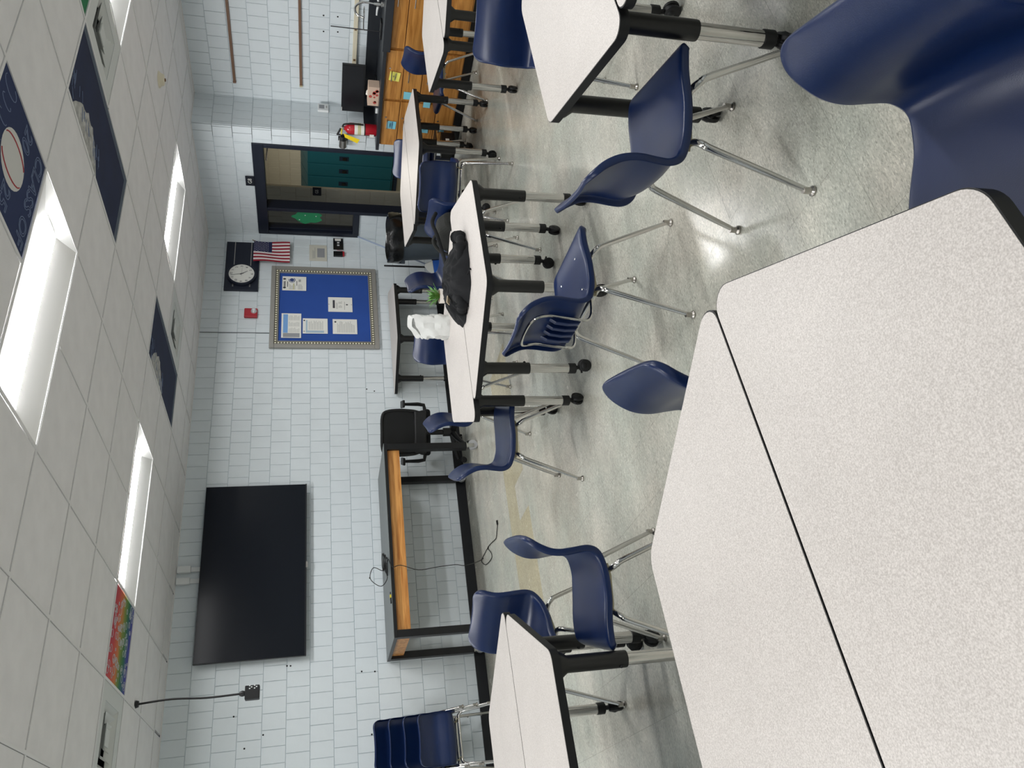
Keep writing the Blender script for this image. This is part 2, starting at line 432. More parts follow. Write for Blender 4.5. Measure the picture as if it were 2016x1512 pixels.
# ---- ceiling: tee grid, tiles, recessed fittings
G = 0.6096
ceiling = struct(part('ceiling', MB().box(XL-0.2,XA+0.2,YB-0.2,YW+0.2,ZC+0.25,ZC+0.3), 'void_dark'))
LIGHTS = [(j,i) for i in (-3,1,5) for j in (-4,1,6)]           # 2 cells long in x
VENTS = [(5,1),(5,6),(-1,5)]
DOUBLE = [(4,1),(4,5)]                                         # painted 1 x 2 cells in y
SPECIAL = {(2,0):'ball',(0,5):'rainbow',(5,0):'green'}
occ = set()
for j,i in LIGHTS: occ |= {(j,i),(j+1,i)}
for j,i in VENTS: occ.add((j,i))
for j,i in DOUBLE: occ |= {(j,i),(j,i+1)}
I0, I1, J0, J1 = -8, 8, -7, 10
grid = MB(); h = 0.009
for i in range(I0, I1+1):
    y = i*G
    if not (YB < y < YW): continue
    j = J0
    segs = []
    x = XL
    while x < XA-1e-6:
        nx = min(XA, (math.floor(x/G+1e-6)+1)*G); jj = int(math.floor((x+nx)/2/G))
        blocked = any(jj == a and i == b+1 for a,b in DOUBLE)
        xe = min(nx, XD if y > YS else XA)
        if not blocked and xe > x+1e-4: segs.append((x,xe))
        x = nx
    for a,b in segs: grid.box(a,b,y-h,y+h,ZC-0.004,ZC+0.002)
for j in range(J0, J1+1):
    x = j*G
    if not (XL < x < XA): continue
    for i in range(I0, I1):
        a, b = max(i*G,YB), min((i+1)*G,YW)
        if x > XD: b = min(b,YS)
        if b-a < 0.02 or any(j == p+1 and i == q for p,q in LIGHTS): continue
        grid.box(x-h,x+h,a+h,b-h,ZC-0.0038,ZC+0.002)
for bx in ((XL,XD,YW-0.025,YW),(XD-0.025,XD,YS,YW),(XD,XA,YS-0.025,YS),(XA-0.025,XA,YB,YS)):
    grid.box(*bx, ZC-0.005, ZC+0.002)
part('tee_grid', grid, 'tbar_white', ceiling)
def tile_mb(a,b,c,d):
    e = 0.011; return MB().box(a+e,b-e,c+e,d-e,ZC+0.001,ZC+0.018)
full_tile = tile_mb(0,G,0,G).mesh('ceiling_tile', 'tile_white')
tiles = {}
for i in range(I0, I1+1):
    for j in range(J0, J1+1):
        if (j,i) in occ or (j,i) in SPECIAL: continue
        a, b, c, d = max(j*G,XL), min((j+1)*G,XA), max(i*G,YB), min((i+1)*G,YW)
        if (c+d)/2 > YS: b = min(b,XD)
        if b-a < 0.04 or d-c < 0.04: continue
        if b-a > G-1e-3 and d-c > G-1e-3: link('ceiling_tile', full_tile, ceiling, (j*G,i*G,0))
        else: part('ceiling_tile', tile_mb(a,b,c,d), 'tile_white', ceiling)
zt = ZC+0.0005
def painted(j, i, ni, m, label):
    o = part('ceiling_tile', tile_mb(0,G,0,ni*G), m, ceiling, loc=(j*G,i*G,0)); o['label'] = label; return o
def ctext(txt, size, parent, x, y, outline=0.0022):
    # read from below, running towards -x with the tops towards +y
    return text('lettering', txt, size, 'chalk', parent, (x,y,zt), (PI,0,PI), outline)
bt = painted(2,0,1,'paint_navy','navy painted tile with chalk lettering and a baseball')
ball = part('baseball', MB().disc((0.305,0.29,zt-0.0004),0.135,'z',28), 'ball_white', bt)
for sgn in (-1,1):
    st = MB(); pp = [(0.305+sgn*(0.062+0.03*math.cos(t*1.4)),0.29+0.118*math.sin(t),zt-0.0012) for t in np.linspace(-1.45,1.45,12)]
    st.tube(pp, 0.003, 5); part('seam', st, 'ball_red', ball)
ctext('CLASS OF', 0.125, bt, 0.305, 0.525); ctext('20', 0.13, bt, 0.51, 0.36); ctext('25', 0.13, bt, 0.10, 0.30)
sw = MB()
for k in range(6):
    x = 0.55-k*0.09
    sw.tube([(x+0.03*math.cos(t)*(0.7 if k else 1.2),0.11+0.05*math.sin(t)*(1 if k else 1.4),zt) for t in np.linspace(0.6+k*0.4,5.2+k*0.3,12)], 0.002, 5)
part('chalk_stroke', sw, 'chalk', bt)['kind'] = 'stuff'
def tile_art(o, seed):
    rnd = random.Random(seed)
    mb = MB().box(0.60-0.06,0.597,0.012,2*G-0.012,zt-0.0008,zt); mb.box(0.012,0.54,2*G-0.07,2*G-0.012,zt-0.0008,zt)
    mb2 = MB().box(0.012,0.54,2*G-0.012-0.05,2*G-0.012,zt-0.0006,zt)
    part('painted_border', MB().box(0.545,0.597,0.013,2*G-0.013,zt-0.0008,zt).box(0.013,0.545,2*G-0.065,2*G-0.013,zt-0.0008,zt), 'paint_slate', o)
    blob = [(0.014,0.10)]
    n = 16
    for k in range(n+1):
        t = k/n; blob.append((0.014+0.20*math.sin(PI*t)**0.8*(0.9+0.2*rnd.random()), 0.10+0.55*t))
    blob.append((0.014,0.66))
    part('painted_wing', MB().add([(p[0],p[1],zt-0.0008) for p in blob], [tuple(range(len(blob)-1,-1,-1))]), 'paint_grey', o)
    st = MB()
    for k in range(26):
        y = 0.04+0.62*rnd.random(); x = 0.02+0.15*rnd.random()
        st.tube([(x,y,zt-0.001),(x+0.03+0.05*rnd.random(),y-0.02-0.03*rnd.random(),zt-0.001)], 0.0018, 4)
    part('painted_feather', st, 'chalk', o)['kind'] = 'stuff'
tile_art(painted(4,1,2,'paint_navy_dark','dark navy double tile with a grey painted wing and slate border'), 3)
tile_art(painted(4,5,2,'paint_navy_dark','smaller-looking navy double tile with faint painted wing near the front wall'), 5)
painted(5,0,1,'paint_green','green painted ceiling tile')
# rainbow tile: bands across with bubble rings
m, nt, b = node_mat('rainbow_paint')
tcn = nt.nodes.new('ShaderNodeTexCoord'); sx = nt.nodes.new('ShaderNodeSeparateXYZ'); nt.links.new(tcn.outputs['Object'], sx.inputs[0])
nz = nt.nodes.new('ShaderNodeTexNoise'); nz.inputs['Scale'].default_value = 6; nt.links.new(tcn.outputs['Object'], nz.inputs['Vector'])
ad = nt.nodes.new('ShaderNodeMath'); ad.operation = 'MULTIPLY_ADD'; ad.inputs[1].default_value = 0.12; nt.links.new(nz.outputs['Fac'], ad.inputs[0]); nt.links.new(sx.outputs['Y'], ad.inputs[2])
dv = nt.nodes.new('ShaderNodeMath'); dv.operation = 'DIVIDE'; dv.inputs[1].default_value = 0.73; nt.links.new(ad.outputs[0], dv.inputs[0])
rc = ramp(nt, dv.outputs[0], [(0.0,lin((150,52,86))),(0.25,lin((196,72,72))),(0.42,lin((206,120,70))),(0.55,lin((120,140,60))),(0.68,lin((44,110,74))),(0.85,lin((62,70,150))),(1.0,lin((84,66,150)))])
nt.links.new(rc.outputs[0], b.inputs['Base Color']); b.inputs['Roughness'].default_value = 0.85
rt = painted(0,5,1,'rainbow_paint','rainbow painted tile covered in white bubble rings')
rnd = random.Random(11); rings = MB()
for k in range(85):
    x, y, rr = 0.04+0.53*rnd.random(), 0.04+0.53*rnd.random(), 0.008+0.022*rnd.random()
    rings.tube([(x+rr*math.cos(t),y+rr*math.sin(t),zt-0.0005) for t in np.linspace(0,2*PI,11)], 0.0016, 4, False)
o = part('bubble_ring', rings, 'ring_chalk', rt); o['kind'] = 'stuff'
# ---- troffers
def troffer(j, i, label):
    t = thing('ceiling_light', label, 'light', (j*G+G,i*G+G/2,ZC), 0, 'recessed ceiling lights')
    Lx, Ly = G-0.012, G/2-0.012
    for s in (-1,1):
        wing = MB().add([(-Lx,s*Ly,0),(Lx,s*Ly,0),(Lx,s*0.10,0.045),(-Lx,s*0.10,0.045)], [(0,1,2,3) if s > 0 else (3,2,1,0)])
        wing.box(-Lx,Lx,s*Ly-0.004,s*Ly+0.004,-0.002,0.006)
        part('reflector', wing, 'lamp_white', t)
    for s in (-1,1):
        e = MB().add([(s*Lx,-Ly,0),(s*Lx,Ly,0),(s*(Lx-0.07),0.10,0.045),(s*(Lx-0.07),-0.10,0.045)], [(0,1,2,3) if s < 0 else (3,2,1,0)])
        e.add([(s*Lx,-Ly,0),(s*(Lx-0.07),-0.10,0.045),(s*Lx,-0.10,0.045)], [(0,1,2)])
        e.add([(s*Lx,Ly,0),(s*(Lx-0.07),0.10,0.045),(s*Lx,0.10,0.045)], [(0,2,1)])
        part('end_plate', e, 'lamp_white', t)
    n = 14; lb = MB(); x1 = Lx-0.075
    prof = [(0.10*math.cos(PI*k/n), 0.0455-0.005*math.sin(PI*k/n)) for k in range(n+1)]
    lb.add([(-x1,p[0],p[1]) for p in prof]+[(x1,p[0],p[1]) for p in prof], [(k,k+1,n+2+k,n+1+k) for k in range(n)])
    part('lens', lb, 'lens', t, True)
    for s in (-1,1): part('lens_cap', MB().add([(s*x1,p[0],p[1]) for p in prof], [tuple(range(n+1)) if s > 0 else tuple(range(n,-1,-1))]), 'lamp_white', t)
    part('housing', MB().box(-Lx,Lx,-Ly,Ly,0.09,0.12), 'lamp_white', t)
LL = {(1,1):'largest lit ceiling light, beside the navy baseball tile',(1,5):'lit ceiling light in line with the television, ending at the rainbow tile',
      (6,5):'lit ceiling light nearest the door corner',(6,1):'lit ceiling light cut by the picture edge beside the vent above the counter side'}
for j,i in LIGHTS:
    troffer(j, i, LL.get((j,i), 'recessed ceiling light out of view behind the camera'))
def vent(j, i, label):
    t = thing('ceiling_vent', label, 'vent', (j*G+G/2,i*G+G/2,ZC), 0, 'square ceiling vents')
    a = G/2-0.011
    fr = MB()
    for (x0,x1,y0,y1) in ((-a,a,-a,-0.19),(-a,a,0.19,a),(-a,-0.19,-0.19,0.19),(0.19,a,-0.19,0.19)): fr.box(x0,x1,y0,y1,0.0,0.012)
    part('panel', fr, 'vent_white', t)
    part('throat', MB().box(-0.2,0.2,-0.2,0.2,0.10,0.11).box(-0.2,-0.196,-0.2,0.2,0.012,0.10).box(0.196,0.2,-0.2,0.2,0.012,0.10).box(-0.196,0.196,-0.2,-0.196,0.012,0.10).box(-0.196,0.196,0.196,0.2,0.012,0.10), 'vent_dark', t)
    for k, s in enumerate((0.19,0.135,0.08)):
        lv = MB(); zi, zo, si = 0.036, 0.003, s-0.040
        for q in range(4):
            c_, s_ = math.cos(q*PI/2), math.sin(q*PI/2)
            P = [(-s,-s,zo),(s,-s,zo),(si,-si,zi),(-si,-si,zi)]
            P = [(p[0]*c_-p[1]*s_, p[0]*s_+p[1]*c_, p[2]) for p in P]
            lv.add(P, [(0,1,2,3)]); lv.add([(p[0],p[1],p[2]+0.002) for p in P], [(3,2,1,0)])
        part('louver', lv, 'vent_white', t)
    part('core', MB().box(-0.05,0.05,-0.05,0.05,0.005,0.012), 'vent_white', t)
vent(5,1,'square ceiling vent beside the big navy painted tile'); vent(5,6,'square ceiling vent nearest the clock corner')
vent(-1,5,'square ceiling vent past the rainbow tile')
# smoke detector
sd = thing('smoke_detector', 'round white smoke detector on the ceiling', 'detector', (4.64,2.18,ZC))
part('base', MB().lathe([(0.062,-0.012),(0.07,0.0)], n=24), 'cream_plastic', sd, True)
part('cover', MB().lathe([(0.02,-0.045),(0.045,-0.04),(0.056,-0.012)], n=24), 'cream_plastic', sd, True)
part('sensor', MB().lathe([(0.012,-0.054),(0.014,-0.045)], n=12), 'tag_brown', sd)

# ---- baseboards
def baseboard(name, b): struct(part(name, MB().box(*b,0,0.105), 'black_base', bevel=0.004))
baseboard('baseboard_front', (XL,XD,YW-0.016,YW-0.0))
baseboard('baseboard_right', (XD-0.016,XD,4.76,YW-0.016))
baseboard('baseboard_left', (XL,XL+0.015,YB,YW-0.016)); baseboard('baseboard_rear', (XL+0.015,XA,YB,YB+0.015))

# ---- door frame with sidelight, hall behind
dr = struct(link('door_1', None, None, (XD,YW,0), (0,0,-PI/2)))      # local x = YW - y, +y into the wall
fw = 0.05
def dbar(x0,x1,z0,z1,nm='door_frame',m='navy_frame',y0=-0.02,y1=0.13): return part(nm, MB().box(x0,x1,y0,y1,z0,z1), m, dr, bevel=0.004)
xo = YW-3.74; xi = YW-3.79; xm0, xm1 = YW-4.75, YW-4.70; xs = YW-5.15
dbar(xs,xo,2.13,2.25); dbar(xi,xo,0,2.13); dbar(xm0,xm1,0,2.13); dbar(xs,YW-5.09,1.035,2.13); dbar(YW-5.09,xm0,1.035,1.11)
part('glazing_bead', MB().box(YW-5.09,YW-5.07,0.02,0.10,1.11,2.13), 'navy_frame', dr, bevel=0.004)
part('pane', MB().box(YW-5.09,xm0,0.06,0.066,1.11,2.13), 'glass_dark', dr)
# the door itself stands open into the hall, hinged on the right jamb
hinge = YW-3.79
leaf = part('door_leaf', MB().box(hinge-0.02,hinge+0.025,0.14,1.04,0.01,2.12), 'navy_frame', dr, bevel=0.003)
part('closer_body', MB().box(hinge-0.08,hinge-0.02,0.30,0.52,2.02,2.08), 'black_metal', leaf)
part('closer_arm', MB().tube([(hinge-0.05,0.36,2.09),(hinge-0.20,0.24,2.10),(hinge-0.30,0.12,2.115)],0.009,8), 'steel_brushed', leaf)
gb = thing('paper_cutout', 'green rounded paper cutout stuck on the sidelight glass', 'cutout', (XD+0.058,YW-0.30,1.66), -PI/2)
pts = []
for k in range(40):
    t = 2*PI*k/40; rr = 0.15*(1+0.10*math.sin(5*t)+0.05*math.sin(9*t)); pts.append((rr*0.72*math.cos(t), rr*1.15*math.sin(t)))
part('sheet', MB().prism_y(pts,-0.002,0.0), 'green_paper', gb)
for (a,b_) in ((0.03,0.03),(-0.05,0.10),(0.02,-0.10)): part('tape_dot', MB().lathe([(0.008,0),(0.008,0.001)],n=10), 'white_plastic', gb, loc=(a,-0.0022,b_), rot=(PI/2,0,0))
struct(part('floor_hall', MB().box(6.45,11.2,2.5,13,-0.06,-0.003).box(XD+0.2,6.45,3.68,13,-0.06,-0.003), 'floor_hall'))
struct(part('floor_threshold', MB().box(XD,XD+0.2,3.74,4.75,-0.06,0.002), 'steel_dark'))
struct(part('ceiling_hall', MB().box(6.45,11.2,2.5,13,2.9,2.95).box(XD+0.2,6.45,3.68,13,2.9,2.95), 'tile_white'))
block_wall('wall_hall', (6.95,13,0), -PI/2, 13-5.48, 2.9, paint='hall_paint', mortar='hall_mortar', shift=0.03, thick=0.03)
block_wall('wall_lockers', (10.75,13,0), -PI/2, 13-2.5, 2.9, paint='hall_paint', mortar='hall_mortar')
struct(part('wall_hall_end', MB().box(6.45,11.2,2.3,2.5,0,2.9), 'hall_paint'))
hl = bpy.data.lights.new('hall_lamp','AREA'); hl.energy = 42; hl.size = 1.2; hl.color = (1,0.95,0.85)
hlo = bpy.data.objects.new('hall_lamp', hl); COL.objects.link(hlo); hlo.location = (8.6,6.4,2.86)
def locker(y1, label):
    t = thing('locker', label, 'locker', (10.735,y1,0), -PI/2, 'teal hall lockers')
    part('plinth', MB().box(0,0.302,-0.34,0,0,0.09), 'locker_dark', t)
    part('body', MB().box(0,0.302,-0.36,0,0.09,1.70), 'locker_teal', t)
    part('sloped_top', MB().add([(0,-0.36,1.70),(0.302,-0.36,1.70),(0.302,0,1.83),(0,0,1.83),(0,0,1.70),(0.302,0,1.70)],[(0,1,2,3),(0,3,4),(1,5,2),(0,4,5,1),(3,2,5,4)]), 'locker_teal', t)
    d = part('door', MB().box(0.012,0.29,-0.372,-0.36,0.12,1.67), 'locker_teal', t, bevel=0.004)
    part('latch', MB().box(0.10,0.20,-0.378,-0.372,0.95,1.12), 'locker_dark', d)
    part('handle', MB().box(0.12,0.18,-0.392,-0.378,0.99,1.06), 'steel_dark', d)
locker(9.02,'teal locker beside the beige hall wall'); locker(8.705,'middle teal locker of the three seen through the door'); locker(8.39,'teal locker nearest the right door jamb')
locker(8.08,'teal locker half hidden behind the right door jamb')
def num_sign(txt, loc, label, w_=0.15, h_=0.085, ts=0.055):
    s = thing('room_sign', label, 'sign', loc, -PI/2)
    part('plate', MB().box(-w_/2,w_/2,-0.005,0,-h_/2,h_/2), 'sign_black', s, bevel=0.002)
    text('lettering', txt, ts, 'paper', s, (0,-0.0055,0.0))
num_sign('G8', (XD-0.027,4.278,2.297), 'small black sign with white characters above the door', 0.145, 0.10, 0.062)
p = onx(624,377,6.94); num_sign('G5', (6.942,p.y,p.z), 'small black sign on the beige wall in the hall', 0.15, 0.115, 0.06)

# ------------------------------------------------------------------ tables
TZ, TL, TD = 0.705, 1.52, 0.655
TS = TL-2*TD/math.tan(R(60))
def rounded(poly, rads, n=7):
    out = []; k = len(poly)
    for i in range(k):
        A, B, C = Vector(poly[i-1]), Vector(poly[i]), Vector(poly[(i+1)%k])
        u, v = (A-B).normalized(), (C-B).normalized(); th = math.acos(u.dot(v)); r_ = rads[i]
        d = r_/math.tan(th/2); cen = B + (u+v).normalized()*(r_/math.sin(th/2))
        a0 = math.atan2(*(B+u*d-cen).yx); a1 = math.atan2(*(B+v*d-cen).yx)
        da = (a1-a0+PI)%(2*PI)-PI
        out += [(cen.x+r_*math.cos(a0+da*q/n), cen.y+r_*math.sin(a0+da*q/n)) for q in range(n+1)]
    return out
def trap(e=0.0):
    return rounded([(-TL/2+e*1.7,e),(TL/2-e*1.7,e),(TS/2-e*0.6,TD-e),(-TS/2+e*0.6,TD-e)], [0.045,0.045,0.07,0.07])
def make_table():
    t = thing('trapezoid_table', 'x', 'table')
    part('edge_band', MB().prism(trap(), TZ-0.033, TZ-0.0015), 'black_rubber', t, True, 30)
    part('tabletop', MB().prism(trap(0.0022), TZ-0.0015, TZ), 'laminate', t)
    fr = MB()
    pos = [(-TL/2+0.20,0.10),(TL/2-0.20,0.10),(TS/2-0.035,TD-0.08),(-TS/2+0.035,TD-0.08)]
    for a in range(4):
        p0, p1 = pos[a], pos[(a+1)%4]
    part('under_frame', MB().prism([(-TL/2+0.22,0.085),(TL/2-0.22,0.085),(TS/2-0.06,TD-0.07),(-TS/2+0.06,TD-0.07)], TZ-0.05, TZ-0.033), 'black_metal', t)
    for k, (x, y) in enumerate(pos):
        a = k*2.1+0.4
        sl = MB().lathe([(0.033,0.375),(0.034,0.38),(0.034,0.625),(0.055,0.655),(0.055,TZ-0.034)], (x,y,0), 18)
        sl.sphere((x+0.033*math.cos(a),y+0.033*math.sin(a),0.405), 0.009, 8)
        leg = part('leg', sl, 'black_metal', t, True)
        part('leg_tube', MB().lathe([(0.027,0.12),(0.027,0.376)], (x,y,0), 16), 'chrome', leg, True)
        c = MB().lathe([(0.026,0.092),(0.031,0.096),(0.031,0.135),(0.028,0.138)], (x,y,0), 16)
        cx, cy = x+0.018*math.cos(a), y+0.018*math.sin(a); ux, uy = math.cos(a), math.sin(a)
        def wheel(off, w_, r_):
            q = Vector((cx-uy*off, cy+ux*off, 0.037)); ax = Vector((-uy,ux,0))
            c.tube([q-ax*w_, q-ax*w_*0.6, q+ax*w_*0.6, q+ax*w_], [r_*0.82,r_,r_,r_*0.82], 16)
        wheel(-0.013,0.010,0.037); wheel(0.013,0.010,0.037)
        c.tube([(x,y,0.10),(cx,cy,0.04)], [0.012,0.012], 8)
        c.sphere((cx,cy,0.045), 0.030, 12, (1,1,0.95))
        c.tube([(cx,cy,0.062),(cx-ux*0.045,cy-uy*0.045,0.052)], [0.008,0.006], 6)
        part('caster', c, 'black_rubber', leg, True)
    return t
table0 = make_table(); first = [True]
def table(x, y, rot, label):
    o = table0 if first[0] else copy_tree(table0)
    first[0] = False
    o.location = (x,y,0); o.rotation_euler = (0,0,R(rot)); o['label'] = label; o['group'] = 'grey trapezoid tables'
    return o
table(-1.05,-1.143,181.7,'closest trapezoid table filling the lower right foreground, near half of its pair')
table(-1.05,-1.139,1.7,'trapezoid table just beyond the closest one, sharing its long dark seam')
table(1.645,1.338,180,'near half of the middle table pair, under the front of the black hoodie')
table(1.55,1.343,0,'far half of the middle table pair, carrying the white bag and plant')
table(-1.06,1.243,181.6,'near half of the table pair by the stacked chairs')
table(-1.02,1.249,1.6,'far half of the table pair by the stacked chairs')
table(1.425,-1.152,0,'trapezoid table at the upper right, beyond the nearest chair')
table(1.45,-1.158,180,'trapezoid table whose tip just enters at the upper right edge')
table(4.40,2.79,180.6,'near half of the table pair standing in front of the door')
table(4.42,2.80,0.6,'far half of the table pair standing in front of the door')
table(4.25,0.853,0,'far half of the table pair nearest the oak cabinets')
table(4.30,0.848,180,'near half of the table pair nearest the oak cabinets')
table(4.09,5.172,180,'lone trapezoid table pushed against the front wall under the bulletin board')

# ------------------------------------------------------------------ chairs
def shell_rows():
    prof = [(0.225,0.415),(0.212,0.432),(0.185,0.442),(0.12,0.444),(0.03,0.434),(-0.07,0.428),(-0.135,0.433),(-0.178,0.455),(-0.197,0.495),(-0.192,0.545),(-0.182,0.60),(-0.186,0.655),(-0.205,0.705),(-0.232,0.742),(-0.247,0.757)]
    P = smooth_path([(0,p[0],p[1]) for p in prof], 3)
    d = [0.0]
    for a, b in zip(P, P[1:]): d.append(d[-1]+(b-a).length)
    return P, d
def make_shell(ribs=False):
    P, d = shell_rows(); Ltot = d[-1]; n = len(P); m = 17
    wkeys = [(0,0.202),(0.10,0.212),(0.30,0.214),(0.44,0.200),(0.52,0.196),(0.60,0.203),(0.75,0.205),(0.9,0.196),(1.0,0.190)]
    ckeys = [(0,0.000),(0.08,0.002),(0.25,0.007),(0.40,0.012),(0.5,0.020),(0.62,0.025),(0.8,0.020),(1.0,0.010)]
    def interp(keys, t):
        for (a,va),(b,vb) in zip(keys, keys[1:]):
            if t <= b:
                q = (t-a)/(b-a); q = q*q*(3-2*q); return va+(vb-va)*q
        return keys[-1][1]
    V = []; NR = []
    for i in range(n):
        t = d[i]/Ltot; T = (P[min(i+1,n-1)]-P[max(i-1,0)]).normalized(); N = Vector((0,T.z,-T.y))       # towards the sitter
        N = T.cross(Vector((1,0,0)))
        hw = interp(wkeys, t)
        for end, rr in ((d[i],0.032),(Ltot-d[i],0.05)):
            if end < rr: hw = hw-rr+math.sqrt(max(0,rr*rr-(rr-end)**2)) + 0.0
        for j in range(m):
            s_ = -1+2*j/(m-1); s_ = math.copysign(abs(s_)**0.85, s_); x = hw*s_
            off = interp(ckeys, t)*abs(s_)**2.2
            V.append(P[i]+Vector((x,0,0))+N*off); NR.append(N)
    idx = lambda i,j: i*m+j
    faces = [(idx(i,j),idx(i,j+1),idx(i+1,j+1),idx(i+1,j)) for i in range(n-1) for j in range(m-1)]
    loop = [idx(0,j) for j in range(m)]+[idx(i,m-1) for i in range(1,n)]+[idx(n-1,j) for j in range(m-2,-1,-1)]+[idx(i,0) for i in range(n-2,0,-1)]
    vs_ = list(V); base = len(vs_); K = len(loop); cen = sum((V[q] for q in loop), Vector())/K
    for lvl, (dn, outw) in enumerate(((0.003,0.0025),(0.027,0.005))):
        for q in loop:
            i, j = divmod(q, m); lat = Vector((1 if j > m/2 else -1,0,0)) if 0 < i < n-1 else Vector((0,0,0))
            dn_ = dn if i < n-8 else dn*(1-0.45*(i-(n-8))/7)
            vs_.append(V[q]-NR[q]*dn_+lat*outw+((P[0]-P[2]).normalized()*outw if i == 0 else Vector()))
    mb = MB(); mb.add(vs_, faces)
    for a in range(K):
        b = (a+1)%K
        mb.f.append((loop[b],loop[a],base+a,base+b)); mb.m.append(0)
        mb.f.append((base+b,base+a,base+K+a,base+K+b)); mb.m.append(0)
    return mb
def make_chair(kind):
    t = thing('school_chair', 'x', 'chair')
    sh = part('shell', make_shell(), 'plastic_blue', t, True, 55)
    so = sh.modifiers.new('solid', 'SOLIDIFY'); so.thickness = 0.0045; so.offset = -1
    ss = sh.modifiers.new('sub', 'SUBSURF'); ss.levels = 1; ss.render_levels = 1
    for fy in (1,-1):
        y0 = 0.085*fy-0.01
        part('crossbar', MB().tube([(-0.155,y0,0.393),(0.155,y0,0.393)], 0.0125, 10), 'chrome', t, True)
        for s in (-1,1):
            path = smooth_path([(s*0.155,y0,0.393),(s*0.182,y0+0.006*fy,0.390),(s*0.199,y0+0.020*fy,0.372),(s*0.207,y0+0.042*fy,0.33),(s*0.232,y0+0.160*fy,0.02)], 5)
            path = path[:16]+[Vector(path[15]).lerp(Vector(path[-1]),q) for q in (0.35,0.7,1.0)]
            rad = [0.0125]*16+[0.0118,0.0108,0.0092]
            lg = part('leg', MB().tube(path, rad, 10), 'chrome', t, True)
            e = path[-1]; gl = MB().lathe([(0.0115,0.014),(0.0115,0.040)], (e.x,e.y,0), 12); gl.lathe([(0.015,0.0),(0.0175,0.003),(0.0175,0.008),(0.012,0.014)], (e.x,e.y,0), 14)
            part('glide', gl, 'steel_brushed', lg, True)
    for s in (-1,1):
        br = MB().prism_y([(-0.11,0.395),(-0.06,0.385),(0.06,0.385),(0.11,0.395),(0.11,0.412),(-0.11,0.412)], -0.0015, 0.0015)
        br.v = [(s*0.150+v[1], v[0]-0.01, v[2]) for v in br.v]
        part('seat_bracket', br, 'plate_tan', t)
    if kind == 'braced':
        prof = [(-0.225,0.447),(-0.221,0.50),(-0.213,0.56),(-0.206,0.61),(-0.214,0.66)]
        L_ = [(-0.125,-0.10,0.412),(-0.125,-0.19,0.422)]+[(-0.122,y,z) for y,z in prof]
        top = [(-0.10,-0.222,0.685),(-0.05,-0.220,0.692),(0.05,-0.220,0.692),(0.10,-0.222,0.685)]
        path = L_+top+[(-p[0],p[1],p[2]) for p in reversed(L_)]
        part('back_brace', MB().tube(smooth_path(path,4), 0.0068, 8), 'chrome', t, True)
        for x in (-0.075,-0.025,0.025,0.075):
            rb = MB(); w_ = 0.011
            pr_ = [(-0.205,0.455),(-0.222,0.47),(-0.224,0.52),(-0.216,0.575),(-0.198,0.60),(-0.19,0.56),(-0.195,0.50)]
            rb.add([(x-w_,y,z) for y,z in pr_]+[(x+w_,y,z) for y,z in pr_], [tuple(range(7)),tuple(range(13,6,-1))]+[(k,7+k,7+(k+1)%7,(k+1)%7) for k in range(7)])
            part('rib', rb, 'plastic_blue', t, bevel=0.003)
        for (x,y,z) in ((-0.11,0.10,0.448),(0.11,0.10,0.448),(-0.11,-0.06,0.438),(0.11,-0.06,0.438)):
            part('rivet', MB().sphere((x,y,z),0.0055,10,(1,1,0.6)), 'chrome', t, True)
    return t
plain0 = make_chair('plain'); braced0 = make_chair('braced'); used = {'plain':False,'braced':False}
def chair(x, y, ang, label, kind='plain', z=0.0, group='blue plastic school chairs'):
    src = plain0 if kind == 'plain' else braced0
    o = copy_tree(src) if used[kind] else src
    used[kind] = True
    o.location = (x,y,z); o.rotation_euler = (0,0,R(ang-90)); o['label'] = label; o['group'] = group
    return o
chair(0.715,-0.757,-28,'large blue chair seen whole in side view on open floor, nearest the upper right table')
chair(0.83,0.235,-6.5,'blue chair with chrome brace and ribs on the outside of its back','braced')
chair(-0.455,-1.66,146.6,'closest blue chair at the right edge, tucked against the foreground table')
chair(-0.475,-0.615,157,'blue chair of which only the backrest rises behind the foreground table')
chair(0.93,1.785,-29,'blue chair in side view between the middle table and the black desk')
chair(1.75,2.605,-41,'blue chair behind the left end of the middle table, in front of the office chair')
chair(-0.389,0.785,161,'blue chair facing the left table, seat seen edge-on from its front')
chair(-0.375,1.675,210,'blue chair behind the tip of the left table, its inner back facing the room')
chair(2.36,2.85,213,'blue chair behind the white paper bag on the middle table')
chair(2.63,1.845,176,'blue chair with the dark backpack on its seat')
chair(3.59,2.19,36.7,'blue chair turned away, its whole back in front of the door table')
chair(4.99,3.21,210,'blue chair whose top shows beyond the door table, below the lockers')
chair(5.08,2.28,151,'blue chair with rivets standing at the oak cabinets','braced')
chair(2.21,-0.18,213,'blue chair behind the upper right table, back cut by the picture edge')
chair(3.42,2.96,-58,'blue chair in side view next to the trash can and broom')
STK = ['lowest chair of the blue stack against the front wall','second chair from the bottom of the blue stack','third chair from the bottom of the blue stack','topmost chair of the blue stack against the front wall']
for k in range(4): chair(-0.345,4.80+0.028*k,90,STK[k],'plain',0.118*k,'chairs stacked by the front wall')

